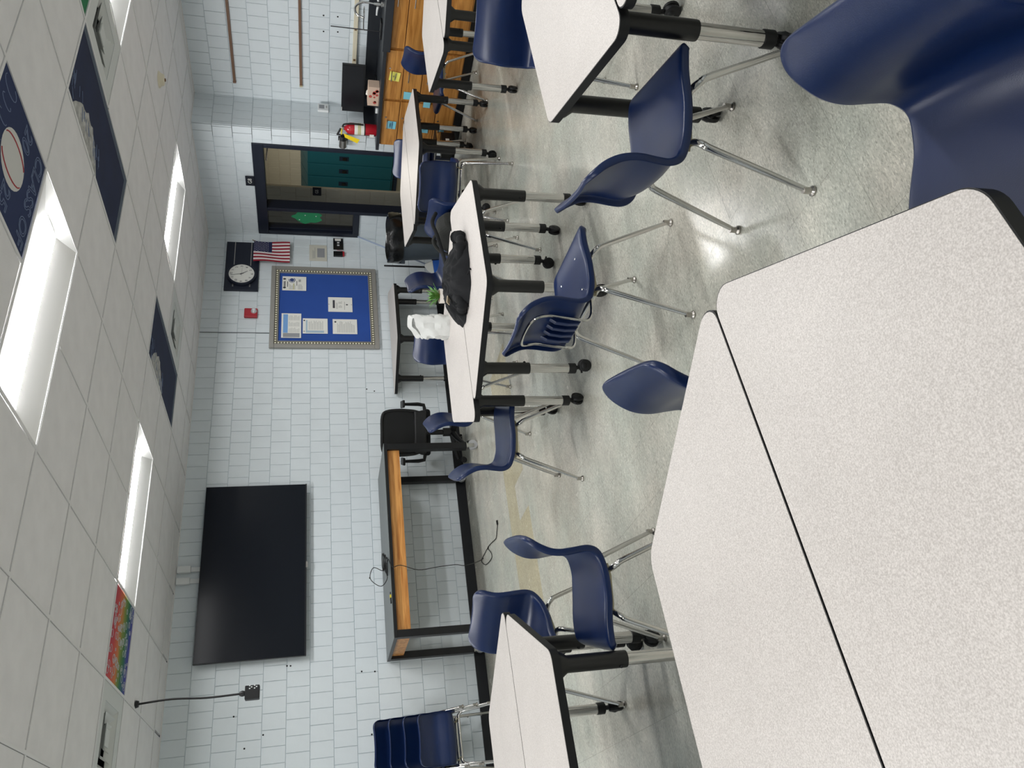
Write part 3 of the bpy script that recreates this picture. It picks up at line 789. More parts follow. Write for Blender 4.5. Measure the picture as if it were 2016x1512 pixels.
# ------------------------------------------------------------------ tall black desk on casters
DXA, DXB, DYA, DYB, DZ = 0.44, 2.31, 4.36, 5.165, 0.935
dk = thing('lab_desk', 'tall black desk with oak apron on casters under the television', 'desk', ((DXA+DXB)/2,(DYA+DYB)/2,0))
hx, hy = (DXB-DXA)/2, (DYB-DYA)/2
part('desk_top', MB().box(-hx,hx,-hy,hy,DZ-0.004,DZ), 'desk_top', dk)
part('top_edge', MB().box(-hx,hx,-hy,hy,DZ-0.032,DZ-0.004), 'black_metal', dk)
part('apron', MB().box(-hx+0.06,hx-0.06,-hy+0.03,-hy+0.05,DZ-0.15,DZ-0.032), 'oak_apron', dk)
part('apron', MB().box(-hx+0.06,hx-0.06,hy-0.05,hy-0.03,DZ-0.15,DZ-0.032), 'oak_apron', dk)
for s in (-1,1): part('apron', MB().box(s*(hx-0.04)-0.01,s*(hx-0.04)+0.01,-hy+0.07,hy-0.07,DZ-0.15,DZ-0.032), 'oak_apron', dk)
for sx_ in (-1,1):
    for sy_ in (-1,1):
        x, y = sx_*(hx-0.035), sy_*(hy-0.035)
        lg = part('leg', MB().box(x-0.032,x+0.032,y-0.032,y+0.032,0.115,DZ-0.032), 'black_metal', dk, bevel=0.003)
        cs = MB().box(x-0.02,x+0.02,y-0.028,y-0.024,0.04,0.115).box(x-0.02,x+0.02,y+0.024,y+0.028,0.04,0.115).box(x-0.028,x+0.028,y-0.03,y+0.03,0.107,0.115)
        part('caster_fork', cs, 'chrome', lg)
        part('caster_wheel', MB().tube([(x+0.015,y-0.018,0.048),(x+0.015,y+0.018,0.048)],0.048,20), 'wheel_grey', lg, True)
# cable heaped on the desk, over its front edge and out on the floor
cq = lambda a,b: (700+a/2.75, 780+b/2.75)
pts = []
for k in range(46):
    t = k*0.62; rr = 0.065+0.012*math.sin(k*1.7)
    pts.append((1.12+rr*1.2*math.cos(t)+0.004*k*0.3, 4.50+rr*0.8*math.sin(t), DZ+0.006+0.0011*k))
for (x,y,z) in ((1.10,4.46,DZ+0.14),(1.0,4.46,DZ+0.17),(0.93,4.47,DZ+0.08),(1.0,4.46,DZ+0.02),(1.10,4.45,DZ+0.05),(1.12,4.42,DZ+0.02)): pts.append((x,y,z))
pts.append((1.13,4.35,DZ+0.012))
for a, b in ((200,925),(245,915),(340,940),(440,925),(540,912),(600,915)):
    q = ony(*cq(a,b), 4.335); pts.append((q.x,q.y,q.z))
for a, b in ((690,880),(720,815),(700,850),(682,892),(705,912),(735,880),(735,850),(716,822),(735,795),(760,770),(765,730),(769,690)):
    q = onz(*cq(a,b), 0.005); pts.append((q.x,q.y,0.005))
cb = thing('cable', 'thin black cable coiled on the desk and trailing to the floor', 'cable', (1.12,4.5,0))
o = part('cord', MB().tube(smooth_path([(p[0]-1.12,p[1]-4.5,p[2]) for p in pts],5), 0.0035, 6), 'cord_black', cb, True)
e = pts[-1]; part('plug', MB().box(e[0]-1.12-0.008,e[0]-1.12+0.03,e[1]-4.5-0.008,e[1]-4.5+0.008,0.001,0.014), 'cord_black', cb)
us = thing('usb_stick', 'small black and yellow stick lying on the desk', 'usb stick', (0.80,4.41,DZ), R(10))
part('body', MB().box(-0.05,0.0,-0.008,0.008,0,0.01), 'black_plastic', us); part('sleeve', MB().box(0.0,0.028,-0.009,0.009,0,0.012), 'usb_yellow', us); part('tip', MB().box(0.028,0.055,-0.006,0.006,0.002,0.008), 'black_plastic', us)

# ------------------------------------------------------------------ office chair behind the desk end
oc = thing('office_chair', 'black mesh-back office chair beside the desk', 'office chair', (2.67,4.80,0), R(-29))
part('seat', MB().box(-0.24,0.24,-0.22,0.24,0.42,0.49), 'fabric_black', oc, bevel=0.03, seg=3)
bk = MB(); nx_, nz_ = 9, 9
for yy in (0,1):
    for i in range(nz_):
        for j in range(nx_):
            s_ = -1+2*j/(nx_-1); t = i/(nz_-1); wq = 0.212+0.02*math.sin(PI*t)-0.035*max(0,t-0.85)/0.15
            bk.v.append((s_*wq, -0.235-0.05*t-0.03*(1-s_*s_)+0.008*yy, 0.55+0.375*t))
a = nx_*nz_
for i in range(nz_-1):
    for j in range(nx_-1):
        q = i*nx_+j; bk.f += [(q,q+1,q+nx_+1,q+nx_),(a+q+nx_,a+q+nx_+1,a+q+1,a+q)]; bk.m += [0,0]
bo = part('back_mesh', bk, 'mesh_black', oc, True)
rim = [(-0.195,-0.24,0.52),(-0.22,-0.25,0.60),(-0.23,-0.265,0.75),(-0.215,-0.285,0.88),(-0.16,-0.30,0.925),(0,-0.315,0.93),(0.16,-0.30,0.925),(0.215,-0.285,0.88),(0.23,-0.265,0.75),(0.22,-0.25,0.60),(0.195,-0.24,0.52)]
part('back_frame', MB().tube(smooth_path(rim,4),0.014,8), 'black_plastic', bo, True)
part('back_base', MB().box(-0.22,0.22,-0.275,-0.225,0.47,0.60), 'black_plastic', oc, bevel=0.02, seg=3)
part('spine', MB().tube([(0,-0.26,0.50),(0,-0.20,0.43),(0,-0.05,0.41)],[0.03,0.03,0.03],8), 'black_plastic', oc, True)
for s in (-1,1):
    ar = part('armrest', MB().tube([(s*0.24,0.02,0.45),(s*0.29,0.02,0.46),(s*0.30,0.02,0.52),(s*0.30,0.02,0.67)],[0.02,0.02,0.02,0.015],8), 'black_plastic', oc, True)
    part('arm_pad', MB().box(s*0.30-0.04,s*0.30+0.04,-0.10,0.13,0.67,0.695), 'black_rubber', ar, bevel=0.01)
part('gas_lift', MB().lathe([(0.045,0.14),(0.045,0.26),(0.028,0.262),(0.028,0.40),(0.06,0.405),(0.06,0.42)],n=16), 'black_metal', oc, True)
bs = MB()
for k in range(5):
    t = 2*PI*k/5+0.5; c_, s_ = math.cos(t), math.sin(t)
    arm = part('base_arm', MB().tube([(0.02*c_,0.02*s_,0.155),(0.16*c_,0.16*s_,0.13),(0.29*c_,0.29*s_,0.085)],[0.035,0.028,0.02],8), 'black_plastic', oc, True)
    cw = MB()
    for q in (-0.017,0.017): cw.tube([(0.30*c_-s_*(q-0.01),0.30*s_+c_*(q-0.01),0.029),(0.30*c_-s_*(q+0.01),0.30*s_+c_*(q+0.01),0.029)],0.029,14)
    cw.sphere((0.30*c_,0.30*s_,0.045),0.024,10); part('caster', cw, 'black_plastic', arm, True)

# ------------------------------------------------------------------ things on the front wall
YF = YW-0.007                                   # face of the blocks
def span(xa, xb, ya, yb, Y=YF):
    """picture box -> (x0, x1, z0, z1) on the plane y = Y"""
    ym, xm = (ya+yb)/2, (xa+xb)/2
    return ony(xm,yb,Y).x, ony(xm,ya,Y).x, ony(xb,ym,Y).z, ony(xa,ym,Y).z
def wall_thing(name, label, cat, box, Y=YF, group=None):
    x0,x1,z0,z1 = box
    return thing(name, label, cat, ((x0+x1)/2,Y,(z0+z1)/2), 0, group), (x1-x0)/2, (z1-z0)/2
# television
TVY = 5.10
x0, x1 = ony(500,1299,TVY).x, ony(500,956,TVY).x
z1_, z0_ = ony(395,1100,TVY).z, ony(603.5,1100,TVY).z
tv = thing('television', 'large black flat television mounted on the front wall', 'television', ((x0+x1)/2,TVY,(z0_+z1_)/2))
a, b_ = (x1-x0)/2, (z1_-z0_)/2
part('casing', MB().box(-a,a,0.004,0.035,-b_,b_).box(-a*0.7,a*0.7,0.035,0.06,-b_*0.75,b_*0.4), 'tv_bezel', tv, bevel=0.003)
part('screen', MB().box(-a+0.004,a-0.004,0.0,0.004,-b_+0.014,b_-0.004), 'tv_glass', tv)
part('bottom_bezel', MB().box(-a,a,-0.002,0.004,-b_,-b_+0.013), 'tv_bezel', tv)
part('badge', MB().box(-0.03,0.03,-0.004,0.0,-b_-0.012,-b_+0.004), 'steel_brushed', tv)
part('wall_mount', MB().box(-0.3,0.3,0.06,YF-TVY-0.001,-0.22,0.2), 'black_metal', tv)
for k, yy in enumerate((1122,1145)):
    q = ony(360,yy,5.17)
    rw = thing('cable_cover', ('white cable cover above the television, nearer the door','white cable cover above the television, nearer the rainbow tile')[k], 'cable cover', (q.x,YF,z1_-0.03), 0, 'cable covers above the television')
    part('channel', MB().box(-0.022,0.022,-0.022,0,0,ZC-0.13-z1_+0.03), 'white_plastic', rw, bevel=0.003)
    part('end_box', MB().box(-0.032,0.032,-0.04,0,ZC-0.13-z1_+0.03,ZC-z1_+0.02), 'white_plastic', rw, bevel=0.004)
# thin wire in the wall joint
x = ony(460,655,YF).x; zt_ = ony(534,655,YF).z
wr = tag(part('wire', MB().tube([(0,0,0),(0,0,ZC-zt_-0.004)],0.0035,6), 'steel_dark', None, loc=(x,YF-0.004,zt_)), 'thin grey wire running from the ceiling to the bulletin board', 'wire')
# hanging power cord
ht = onz(266,1387,ZC); hb = ony(474,1366,ht.y-0.0)
hc = thing('power_drop', 'black cord hanging from the ceiling with an outlet box', 'power cord', (ht.x,ht.y,hb.z))
part('ceiling_cap', MB().lathe([(0.022,0),(0.028,0.02)],n=14), 'black_plastic', hc, True, loc=(0,0,ZC-hb.z-0.024))
dx = hb.x-ht.x
part('cord', MB().tube(smooth_path([(0,0,ZC-hb.z-0.02),(dx*0.3+0.012,0,(ZC-hb.z)*0.66),(dx*0.75-0.004,0,(ZC-hb.z)*0.33),(dx,0,0)],6),0.0075,8), 'cord_black', hc, True)
bx = part('outlet_box', MB().box(dx-0.05,dx+0.05,-0.03,0.03,-0.135,-0.03), 'black_plastic', hc, bevel=0.006)
part('strain_relief', MB().lathe([(0.018,-0.03),(0.022,-0.01),(0.014,0.01)],(dx,0,0),12), 'black_plastic', hc, True)
for k in (-0.07,-0.105):
    for (u_,v_) in ((-0.010,0.006),(0.010,0.006),(0,-0.008)): part('socket_slot', MB().box(dx+0.0502,dx+0.0512,u_-0.004,u_+0.004,k+v_-0.006,k+v_+0.006).box(dx+0.032+u_,dx+0.04+u_,-0.0312,-0.0302,k+v_-0.005,k+v_+0.005), 'white_plastic', bx)
# bulletin board
bd, a, b_ = wall_thing('bulletin_board', 'blue bulletin board in a silver studded frame', 'bulletin board', span(532,743,528,686,5.175))
def ring(mb, oa, ob, t, y0, y1):
    mb.box(-oa,oa,y0,y1,ob-t,ob); mb.box(-oa,oa,y0,y1,-ob,-ob+t); mb.box(-oa,-oa+t,y0,y1,-ob+t,ob-t); mb.box(oa-t,oa,y0,y1,-ob+t,ob-t); return mb
part('backing', MB().box(-a+0.08,a-0.08,-0.012,-0.002,-b_+0.08,b_-0.08), 'board_blue', bd)
part('outer_frame', ring(MB(),a,b_,0.055,-0.036,0), 'frame_silver', bd, bevel=0.006)
part('gold_strip', ring(MB(),a-0.055,b_-0.055,0.028,-0.026,-0.002), 'frame_gold', bd)
part('inner_strip', ring(MB(),a-0.083,b_-0.083,0.014,-0.030,-0.002), 'frame_silver', bd, bevel=0.003)
dots = MB(); dd = MB()
def studs(mb, oa, ob, step, r_, y):
    for (p0,p1) in (((-oa,-ob),(oa,-ob)),((oa,-ob),(oa,ob)),((oa,ob),(-oa,ob)),((-oa,ob),(-oa,-ob))):
        L_ = math.hypot(p1[0]-p0[0],p1[1]-p0[1]); k = int(L_/step)
        for i in range(k):
            t = i/k; mb.sphere((p0[0]+(p1[0]-p0[0])*t, y, p0[1]+(p1[1]-p0[1])*t), r_, 6, (1.3,0.7,1.3))
studs(dots, a-0.069, b_-0.069, 0.033, 0.0085, -0.027); studs(dd, a-0.090, b_-0.090, 0.016, 0.0030, -0.031); studs(dd, a-0.050, b_-0.050, 0.016, 0.003, -0.036)
part('light_stud', dots, 'led_dot', bd)['kind'] = 'stuff'
part('dark_bead', dd, 'black_metal', bd)['kind'] = 'stuff'
rnd = random.Random(4)
def lines(mb, x0, x1, z0, z1, n, h_=0.0022, y=-0.0012):
    for k in range(n):
        z = z1-(z1-z0)*(k+0.5)/n; e_ = x1-(x1-x0)*0.35*rnd.random()
        mb.quad_y(x0,e_,z-h_,z+h_,y)
PY = 5.175
def notice(label, box, group='papers on the bulletin board', Y=PY, m='paper'):
    t, a, b_ = wall_thing('paper_notice', label, 'paper', box, Y, group)
    part('sheet', MB().box(-a,a,-0.001,0,-b_,b_), m, t); return t, a, b_
t, a, b_ = notice('white sheet with a round blue emblem in the upper right of the bulletin board', span(556,603,546.5,574))
mb = MB(); lines(mb,-a*0.55,a*0.35,b_*0.72,b_*0.90,2,0.004); lines(mb,-a*0.5,a*0.4,b_*0.5,b_*0.62,1,0.004); lines(mb,-a*0.3,a*0.4,-b_*0.25,-b_*0.17,1,0.003); part('printing', mb, 'ink', t)['kind'] = 'stuff'
mb = MB(); lines(mb,-a*0.85,-a*0.05,-b_*0.1,b_*0.45,7); lines(mb,-a*0.85,-a*0.05,-b_*0.7,-b_*0.3,5); part('small_print', mb, 'ink_faint', t)['kind'] = 'stuff'
part('highlight', MB().quad_y(-a*0.85,0,0.0,b_*0.10,-0.0014), 'print_olive', t)
part('emblem', MB().disc((a*0.5,-0.0016,b_*0.20),0.026,'y',24), 'ink_blue', t)
part('emblem_ring', MB().add([(a*0.5+r_*math.cos(q),-0.0015,b_*0.2+r_*math.sin(q)) for r_ in (0.032,0.040) for q in np.linspace(1.2,5.6,15)],[(k,k+1,16+k,15+k) for k in range(14)]), 'ink_blue', t)
for s in (-1,1): part('corner_mark', MB().disc((s*a*0.62,-0.0016,b_*0.82),0.013,'y',12,1.4), 'ink', t)
part('stamp', MB().box(a*0.25,a*0.6,-0.0016,-0.0012,-b_*0.55,-b_*0.35), 'ink_faint', t)
t, a, b_ = notice('white sheet with a dark photo strip near the middle right of the bulletin board', span(646,693.5,587.5,616))
part('photo_strip', MB().quad_y(-a*0.5,a*0.6,b_*0.45,b_*0.62,-0.0014), 'ink', t)
mb = MB(); lines(mb,-a*0.6,a*0.6,b_*0.2,b_*0.36,2); lines(mb,-a*0.45,-a*0.05,-b_*0.15,b_*0.15,4); lines(mb,a*0.1,a*0.5,-b_*0.15,b_*0.15,4); lines(mb,-a*0.7,a*0.7,-b_*0.4,-b_*0.3,1,0.003); part('small_print', mb, 'ink_faint', t)['kind'] = 'stuff'
part('logo', MB().disc((0,-0.0014,-b_*0.55),0.009,'y',12,1.5), 'ink', t)
for s in (-1,1): part('push_pin', MB().sphere((0,-0.004,s*b_*0.93),0.004,8), 'black_plastic', t)
t, a, b_ = notice('landscape timetable with blue header and grey column on the bulletin board', span(554,593,619,667))
part('header', MB().quad_y(-a*0.6,a*0.92,b_*0.35,b_*0.82,-0.0014), 'print_blue', t); part('side_column', MB().quad_y(-a*0.95,-a*0.62,-b_*0.85,b_*0.82,-0.0014), 'print_grey', t)
mb = MB()
for q in (-0.45,0.05,0.55): lines(mb,a*(q-0.12),a*(q+0.3),-b_*0.85,b_*0.28,8)
part('small_print', mb, 'ink_faint', t)['kind'] = 'stuff'
t, a, b_ = notice('white sheet with a pale blue table, lower middle of the bulletin board', span(596,645,629,658.6))
part('header', MB().quad_y(-a*0.9,a*0.75,b_*0.62,b_*0.75,-0.0014), 'print_pale', t); part('side_column', MB().quad_y(-a*0.9,-a*0.6,-b_*0.7,b_*0.62,-0.0014), 'print_pale', t)
mb = MB(); lines(mb,-a*0.5,a*0.8,-b_*0.65,b_*0.55,12); part('small_print', mb, 'ink_faint', t)['kind'] = 'stuff'
for s, m_ in ((1,'ink'),(-1,'ink_faint')): part('logo', MB().disc((s*a*0.72,-0.0014,b_*0.88),0.010,'y',12), m_, t)
t, a, b_ = notice('white text sheet at the bottom of the bulletin board with a small corner logo', span(655,703,630.5,659.5))
mb = MB(); lines(mb,-a*0.8,a*0.75,-b_*0.8,b_*0.65,15); part('small_print', mb, 'ink_faint', t)['kind'] = 'stuff'
part('logo', MB().disc((a*0.62,-0.0014,b_*0.78),0.012,'y',12), 'ink', t)
# fire alarm strobe
t, a, b_ = wall_thing('fire_alarm', 'red fire alarm with clear strobe between clock and television', 'fire alarm', span(481,507,610,627))
part('plate', MB().box(-a,a,-0.035,0,-b_,b_), 'alarm_red', t, bevel=0.008); part('strobe', MB().lathe([(0.034,0),(0.030,0.02),(0.016,0.032)],n=16), 'clear_lens', t, True, loc=(a*0.25,-0.035,-b_*0.45), rot=(PI/2,0,0))
part('horn_slot', MB().box(-a*0.5,a*0.5,-0.037,-0.035,b_*0.35,b_*0.42).box(-a*0.5,a*0.5,-0.037,-0.035,b_*0.5,b_*0.57), 'alarm_red', t)
# clock on a navy panel
t, a, b_ = wall_thing('wall_clock', 'round white clock on a dark navy panel', 'clock', span(444,510,480,574))
part('panel', MB().box(-a,a,-0.03,0,-b_,b_), 'navy_board', t, bevel=0.003)
q = ony(476,542,5.16); cxl, czl = q.x-t.location.x, q.z-t.location.z
part('rim', MB().lathe([(0.165,0),(0.165,0.03),(0.158,0.042),(0.146,0.042),(0.146,0.03)],n=40,cap=False), 'navy_board', t, True, loc=(cxl,-0.03,czl), rot=(PI/2,0,0))
fc = part('face', MB().disc((0,0,0),0.147,'y',40), 'paper', t, loc=(cxl,-0.061,czl))
for k in range(1,13):
    th = PI/2-k*PI/6; text('numeral', str(k), 0.040, 'ink', fc, (0.117*math.cos(th),-0.0012,0.117*math.sin(th)))
def hand(nm, ang, L_, w_, y, back=0.02, m_='ink'):
    c_, s_ = math.sin(ang), math.cos(ang)
    part(nm, MB().add([(-back*c_-w_*s_,y,-back*s_+w_*c_),(-back*c_+w_*s_,y,-back*s_-w_*c_),(L_*c_+w_*0.5*s_,y,L_*s_-w_*0.5*c_),(L_*c_-w_*0.5*s_,y,L_*s_+w_*0.5*c_)],[(0,1,2,3)]), m_, fc)
hand('hour_hand', R(146), 0.080, 0.0042, -0.003); hand('minute_hand', R(348), 0.122, 0.0032, -0.0045); hand('second_hand', R(93), 0.10, 0.001, -0.006, 0.035)
part('hub', MB().disc((0,-0.0065,0),0.006,'y',12), 'ink', fc)
for (u0,u1,zz) in ((0.16,a-cxl,0.095),(0.16,a-cxl,-0.095)): part('trim_line', MB().box(cxl+u0-0.02,a-0.002,-0.032,-0.03,czl+zz-0.004,czl+zz+0.004), 'steel_brushed', t)
for zz in (0.095,-0.095): part('vent_slot', MB().box(-a+0.05,-a+0.10,-0.032,-0.03,czl+zz-0.007,czl+zz+0.007), 'steel_brushed', t)
# flag hanging below the panel
t, a, b_ = wall_thing('flag', 'small striped American flag hanging beside the clock panel', 'flag', span(500,571,482.5,522), 5.13)
fb = MB(); n = 13; rows = 14
fy = lambda u_, v_: -0.012*math.sin(3.0*u_+5*v_)*(1-v_*0.3)
for k in range(n):
    fb.cur = 0 if k%2 == 0 else 1
    for i in range(rows):
        P = [(-a+2*a*kk/n, fy(kk/n,ii/rows)+0.0, b_-2*b_*ii/rows) for kk,ii in ((k,i+1),(k+1,i+1),(k+1,i),(k,i))]
        canton = k >= n-7 and i < rows*0.43
        keep = fb.cur
        if canton: fb.cur = 2
        fb.add(P, [(0,1,2,3)]); fb.cur = keep
part('cloth', fb, ['flag_red','flag_white','flag_blue'], t, True)
stb = MB()
for i in range(9):
    for j in range(6 if i%2 == 0 else 5):
        v_ = (i+0.7)/9.6*0.43; u_ = 1-7/13+(7/13)*((j+0.5+(0.5 if i%2 else 0))/6.1)
        cx_, cz_, cy_ = -a+2*a*u_, b_-2*b_*v_, fy(u_,v_)-0.002
        P = []
        for q in range(10):
            r_ = 0.0062 if q%2 == 0 else 0.0026; th = PI/2+q*PI/5; P.append((cx_+r_*math.cos(th),cy_,cz_+r_*math.sin(th)))
        stb.add(P, [tuple(range(10))])
part('star', stb, 'flag_white', t)['kind'] = 'stuff'
part('staff', MB().tube([(a+0.004,-0.01,b_+0.02),(a+0.004,0.03,b_-0.06),(a+0.004,0.055,b_-0.10)],0.005,8), 'tag_brown', t, True)
# faded plan, switch plate, black box
t, a, b_ = wall_thing('paper_plan', 'faded evacuation plan paper taped beside the door corner', 'paper', span(609,643.5,483,514))
part('sheet', MB().add([(-a,0,-b_),(a,-0.002,-b_),(a,-0.001,b_),(-a,-0.001,b_),(-a,-0.016,-b_*0.98)],[(0,1,2,3)]).box(-a,a,-0.003,0,-b_,b_), 'paper_warm', t)
mb = MB(); mb.quad_y(-a*0.55,a*0.6,-b_*0.75,b_*0.1,-0.0035); part('plan_print', mb, 'print_grey', t)
mb = MB(); lines(mb,-a*0.7,a*0.7,b_*0.3,b_*0.65,3,0.003,-0.0036); part('printing', mb, 'ink_faint', t)['kind'] = 'stuff'
t, a, b_ = wall_thing('switch_plate', 'dark multi-switch plate next to the faded plan', 'switch', span(656,675.5,470,492))
part('plate', MB().box(-a,a,-0.008,0,-b_,b_), 'steel_dark', t, bevel=0.002)
part('name_label', MB().box(a*0.5,a*0.9,-0.0095,-0.008,-b_*0.55,b_*0.65), 'paper', t)
for q in (0.15,-0.3): part('toggle', MB().box(a*q-0.006,a*q+0.006,-0.02,-0.008,-0.014,0.014), 'white_plastic', t)
t, a, b_ = wall_thing('wall_box', 'narrow black wall box with red tip below the switch plate', 'wall box', span(656.5,674.5,497.5,506))
part('case', MB().box(-a,a,-0.03,0,-b_,b_), 'black_plastic', t, bevel=0.003); part('red_tip', MB().box(-a*0.8,a,-0.028,-0.002,-b_-0.022,-b_), 'alarm_red', t, bevel=0.003)
part('lead', MB().tube([(a*0.6,-0.01,-b_-0.01),(a+0.02,-0.012,-b_),(a+0.035,-0.01,b_*0.2)],0.003,6), 'alarm_red', t)
# drill holes left in the blocks
hm = MB()
for (x,y) in ((565,1311),(572,1311),(460,1411),(518,1447),(481,1474),(712,1322),(738,1322),(732,1446),(752,1012),(759,1012),(728,1138),(737,770),(722,766)):
    q = ony(x,y,YF); hm.disc((q.x,YF-0.0006,q.z),0.008,'y',8)
tag(part('drill_holes', hm, 'hole_dark'), 'small dark drill holes scattered over the white block wall', 'holes')['kind'] = 'stuff'

# ------------------------------------------------------------------ door wall and counter side
XF = XD-0.007
q0, q1 = onx(667,266,5.70), onx(683,290,5.70)
ps = thing('pencil_sharpener', 'metal pencil sharpener fixed to the wall beside the door', 'pencil sharpener', (XF,(q0.y+q1.y)/2,(q0.z+q1.z)/2), -PI/2)
part('bracket', MB().box(-0.03,0.03,-0.012,0,-0.05,0.05), 'black_metal', ps, bevel=0.004)
part('drum', MB().tube([(-0.075,-0.055,0),(-0.07,-0.055,0),(0.03,-0.055,0)],[0.034,0.042,0.042],18), 'steel_brushed', ps, True)
part('gear_head', MB().tube([(0.03,-0.055,0),(0.05,-0.055,0),(0.075,-0.055,0)],[0.040,0.036,0.03],16), 'black_metal', ps, True)
part('crank', MB().tube([(0.075,-0.055,0),(0.09,-0.055,0),(0.092,-0.055,0.055),(0.12,-0.055,0.057)],0.007,8), 'black_metal', ps, True)
# thermostat on the step
t0 = span(625.5,647,208,221.5,YS-0.007)
t, a, b_ = wall_thing('thermostat', 'white thermostat on the shaded wall return', 'thermostat', t0, YS-0.007)
part('case', MB().box(-a,a,-0.03,0,-b_,b_), 'white_plastic', t, bevel=0.006); part('display', MB().box(-a*0.5,a*0.55,-0.032,-0.03,-b_*0.2,b_*0.75), 'print_grey', t); part('button', MB().box(-a*0.3,a*0.3,-0.034,-0.03,-b_*0.7,-b_*0.5), 'ink_faint', t)
# rails, raceway on the counter wall (local x = YS - y)
XC = XA-0.007
def counter_wall(name, label, cat, z, group=None): return thing(name, label, cat, (XC,YS,z), -PI/2, group)
for lab, zz, ys_ in (('upper brown wooden rail on the counter wall',2.415,3.338),('lower brown wooden rail on the counter wall',1.72,3.315)):
    t = counter_wall('wood_rail', lab, 'rail', zz, 'brown wall rails')
    part('strip', MB().box(YS-ys_,YS-0.4,-0.02,0,-0.014,0.014), 'wood_rail', t, bevel=0.003); part('groove', MB().box(YS-ys_,YS-0.4,-0.021,-0.018,-0.003,0.003), 'tag_brown', t)
    part('end_cap', MB().box(YS-ys_-0.004,YS-ys_+0.016,-0.023,0,-0.016,0.016), 'plate_tan' if zz < 2 else 'wood_rail', t)
t = counter_wall('raceway', 'cream power raceway above the black counter', 'raceway', 1.16)
part('channel', MB().box(0.30,YS-0.4,-0.03,0,-0.022,0.022), 'cream_plastic', t, bevel=0.003)
for xx in (0.62,0.98,1.34,1.7): part('outlet', MB().box(xx-0.012,xx+0.012,-0.032,-0.03,-0.012,0.012), 'tag_brown', t)
hm = MB()
for (x,y) in ((637,30.5),(637,62),(665,33),(665,63)):
    q = onx(x,y,XC-0.001); hm.add([(XC-0.0008,q.y+0.009*math.cos(k*PI/4),q.z+0.009*math.sin(k*PI/4)) for k in range(8)], [tuple(range(8))])
tag(part('anchor_holes', hm, 'hole_dark'), 'four dark anchor holes above the cream raceway', 'holes')['kind'] = 'stuff'
# cabinets: front face at x = 5.63, running along y
CXF, CZ = 5.63, 0.885
oakn = 'oak'
def drawer(par, y0, y1, z0, z1, hy=None, lock=False, hz=None):
    d = part('drawer_front', MB().box(CXF-0.02,CXF,y0+0.004,y1-0.004,z0+0.004,z1-0.004), oakn, par, bevel=0.003)
    yc = (y0+y1)/2 if hy is None else hy; zc = z1-0.055 if hz is None else hz
    part('handle', MB().tube([(CXF-0.02,yc-0.05,zc),(CXF-0.045,yc-0.05,zc),(CXF-0.045,yc+0.05,zc),(CXF-0.02,yc+0.05,zc)],0.0055,8), 'steel_brushed', d)
    if lock: part('lock', MB().tube([(CXF-0.02,yc-0.085,z1-0.035),(CXF-0.026,yc-0.085,z1-0.035)],0.009,10), 'chrome', d)
    return d
def cabinet(name, label, y0, y1, rows, lock=True):
    t = thing(name, label, 'cabinet', (0,0,0), 0, 'oak base cabinets')
    part('carcass', MB().box(CXF,XA-0.01,y0,y1,0.10,CZ), 'oak', t)
    part('toe_kick', MB().box(CXF+0.05,XA-0.01,y0,y1,0,0.10), 'black_base', t)
    zz = CZ-0.012
    for hgt in rows:
        drawer(t, y0+0.008, y1-0.008, zz-hgt, zz, lock=lock); zz -= hgt
    return t
cabinet('drawer_cabinet','oak drawer cabinet at the door end of the counter',2.926,3.522,(0.175,0.195,0.19,0.205))
cabinet('drawer_cabinet','oak drawer cabinet with the yellow note, second from the door',2.328,2.922,(0.175,0.195,0.19,0.205))
t = cabinet('sink_cabinet','oak sink cabinet at the right picture edge',1.30,2.324,(0.16,0.6),False)
cabinet('drawer_cabinet','oak drawer cabinet out of frame past the sink',0.4,1.296,(0.175,0.195,0.19,0.205))
ct = thing('countertop', 'long black counter top with backsplash over the oak cabinets', 'counter', (0,0,0))
part('slab', MB().box(5.585,XA-0.01,0.4,3.52,CZ,CZ+0.035).box(5.585,XD-0.012,3.52,3.575,CZ,CZ+0.035), 'epoxy_top', ct, bevel=0.003)
part('backsplash', MB().box(XA-0.035,XA-0.01,0.4,3.5,CZ+0.035,CZ+0.155), 'epoxy_top', ct)
part('end_splash', MB().box(5.80,XA-0.035,3.498,3.52,CZ+0.035,CZ+0.155), 'epoxy_top', ct)
CT = CZ+0.035
part('raised_ledge', MB().box(5.57,5.60,0.4,2.34,CZ-0.03,CT+0.012), 'epoxy_top', ct, bevel=0.003)
# sink tap at the picture edge
fa = thing('faucet', 'chrome gooseneck faucet at the counter by the picture edge', 'faucet', (5.98,2.10,CT))
part('base', MB().lathe([(0.03,0),(0.03,0.012),(0.018,0.02),(0.016,0.09)],n=16), 'chrome', fa, True)
part('spout', MB().tube(smooth_path([(0,0,0.08),(0,0,0.20),(-0.04,0.03,0.27),(-0.11,0.06,0.26),(-0.14,0.075,0.19)],6),0.011,10), 'chrome', fa, True)
for s in (-1,1): part('tap_handle', MB().tube([(0,s*0.03,0.05),(0,s*0.07,0.055),(-0.02,s*0.11,0.058)],[0.011,0.010,0.008],8), 'white_plastic', fa, True)
rs = thing('ring_stand', 'laboratory ring stand with thin rod on the counter', 'ring stand', (5.93,2.33,CT))
part('base', MB().box(-0.05,0.05,-0.09,0.09,0.0,0.018), 'black_metal', rs, bevel=0.003)
part('rod', MB().tube([(0,0.03,0.018),(0.005,0.03,0.50)],0.0055,8), 'steel_dark', rs, True)
part('clamp', MB().tube([(0,0.03,0.18),(-0.01,-0.06,0.185),(-0.02,-0.12,0.185)],0.006,8), 'chrome', rs, True)
part('ring', MB().tube([(-0.02+0.05*math.cos(k),-0.17+0.05*math.sin(k),0.185) for k in np.linspace(0,2*PI,20)],0.005,6,False), 'chrome', rs, True)
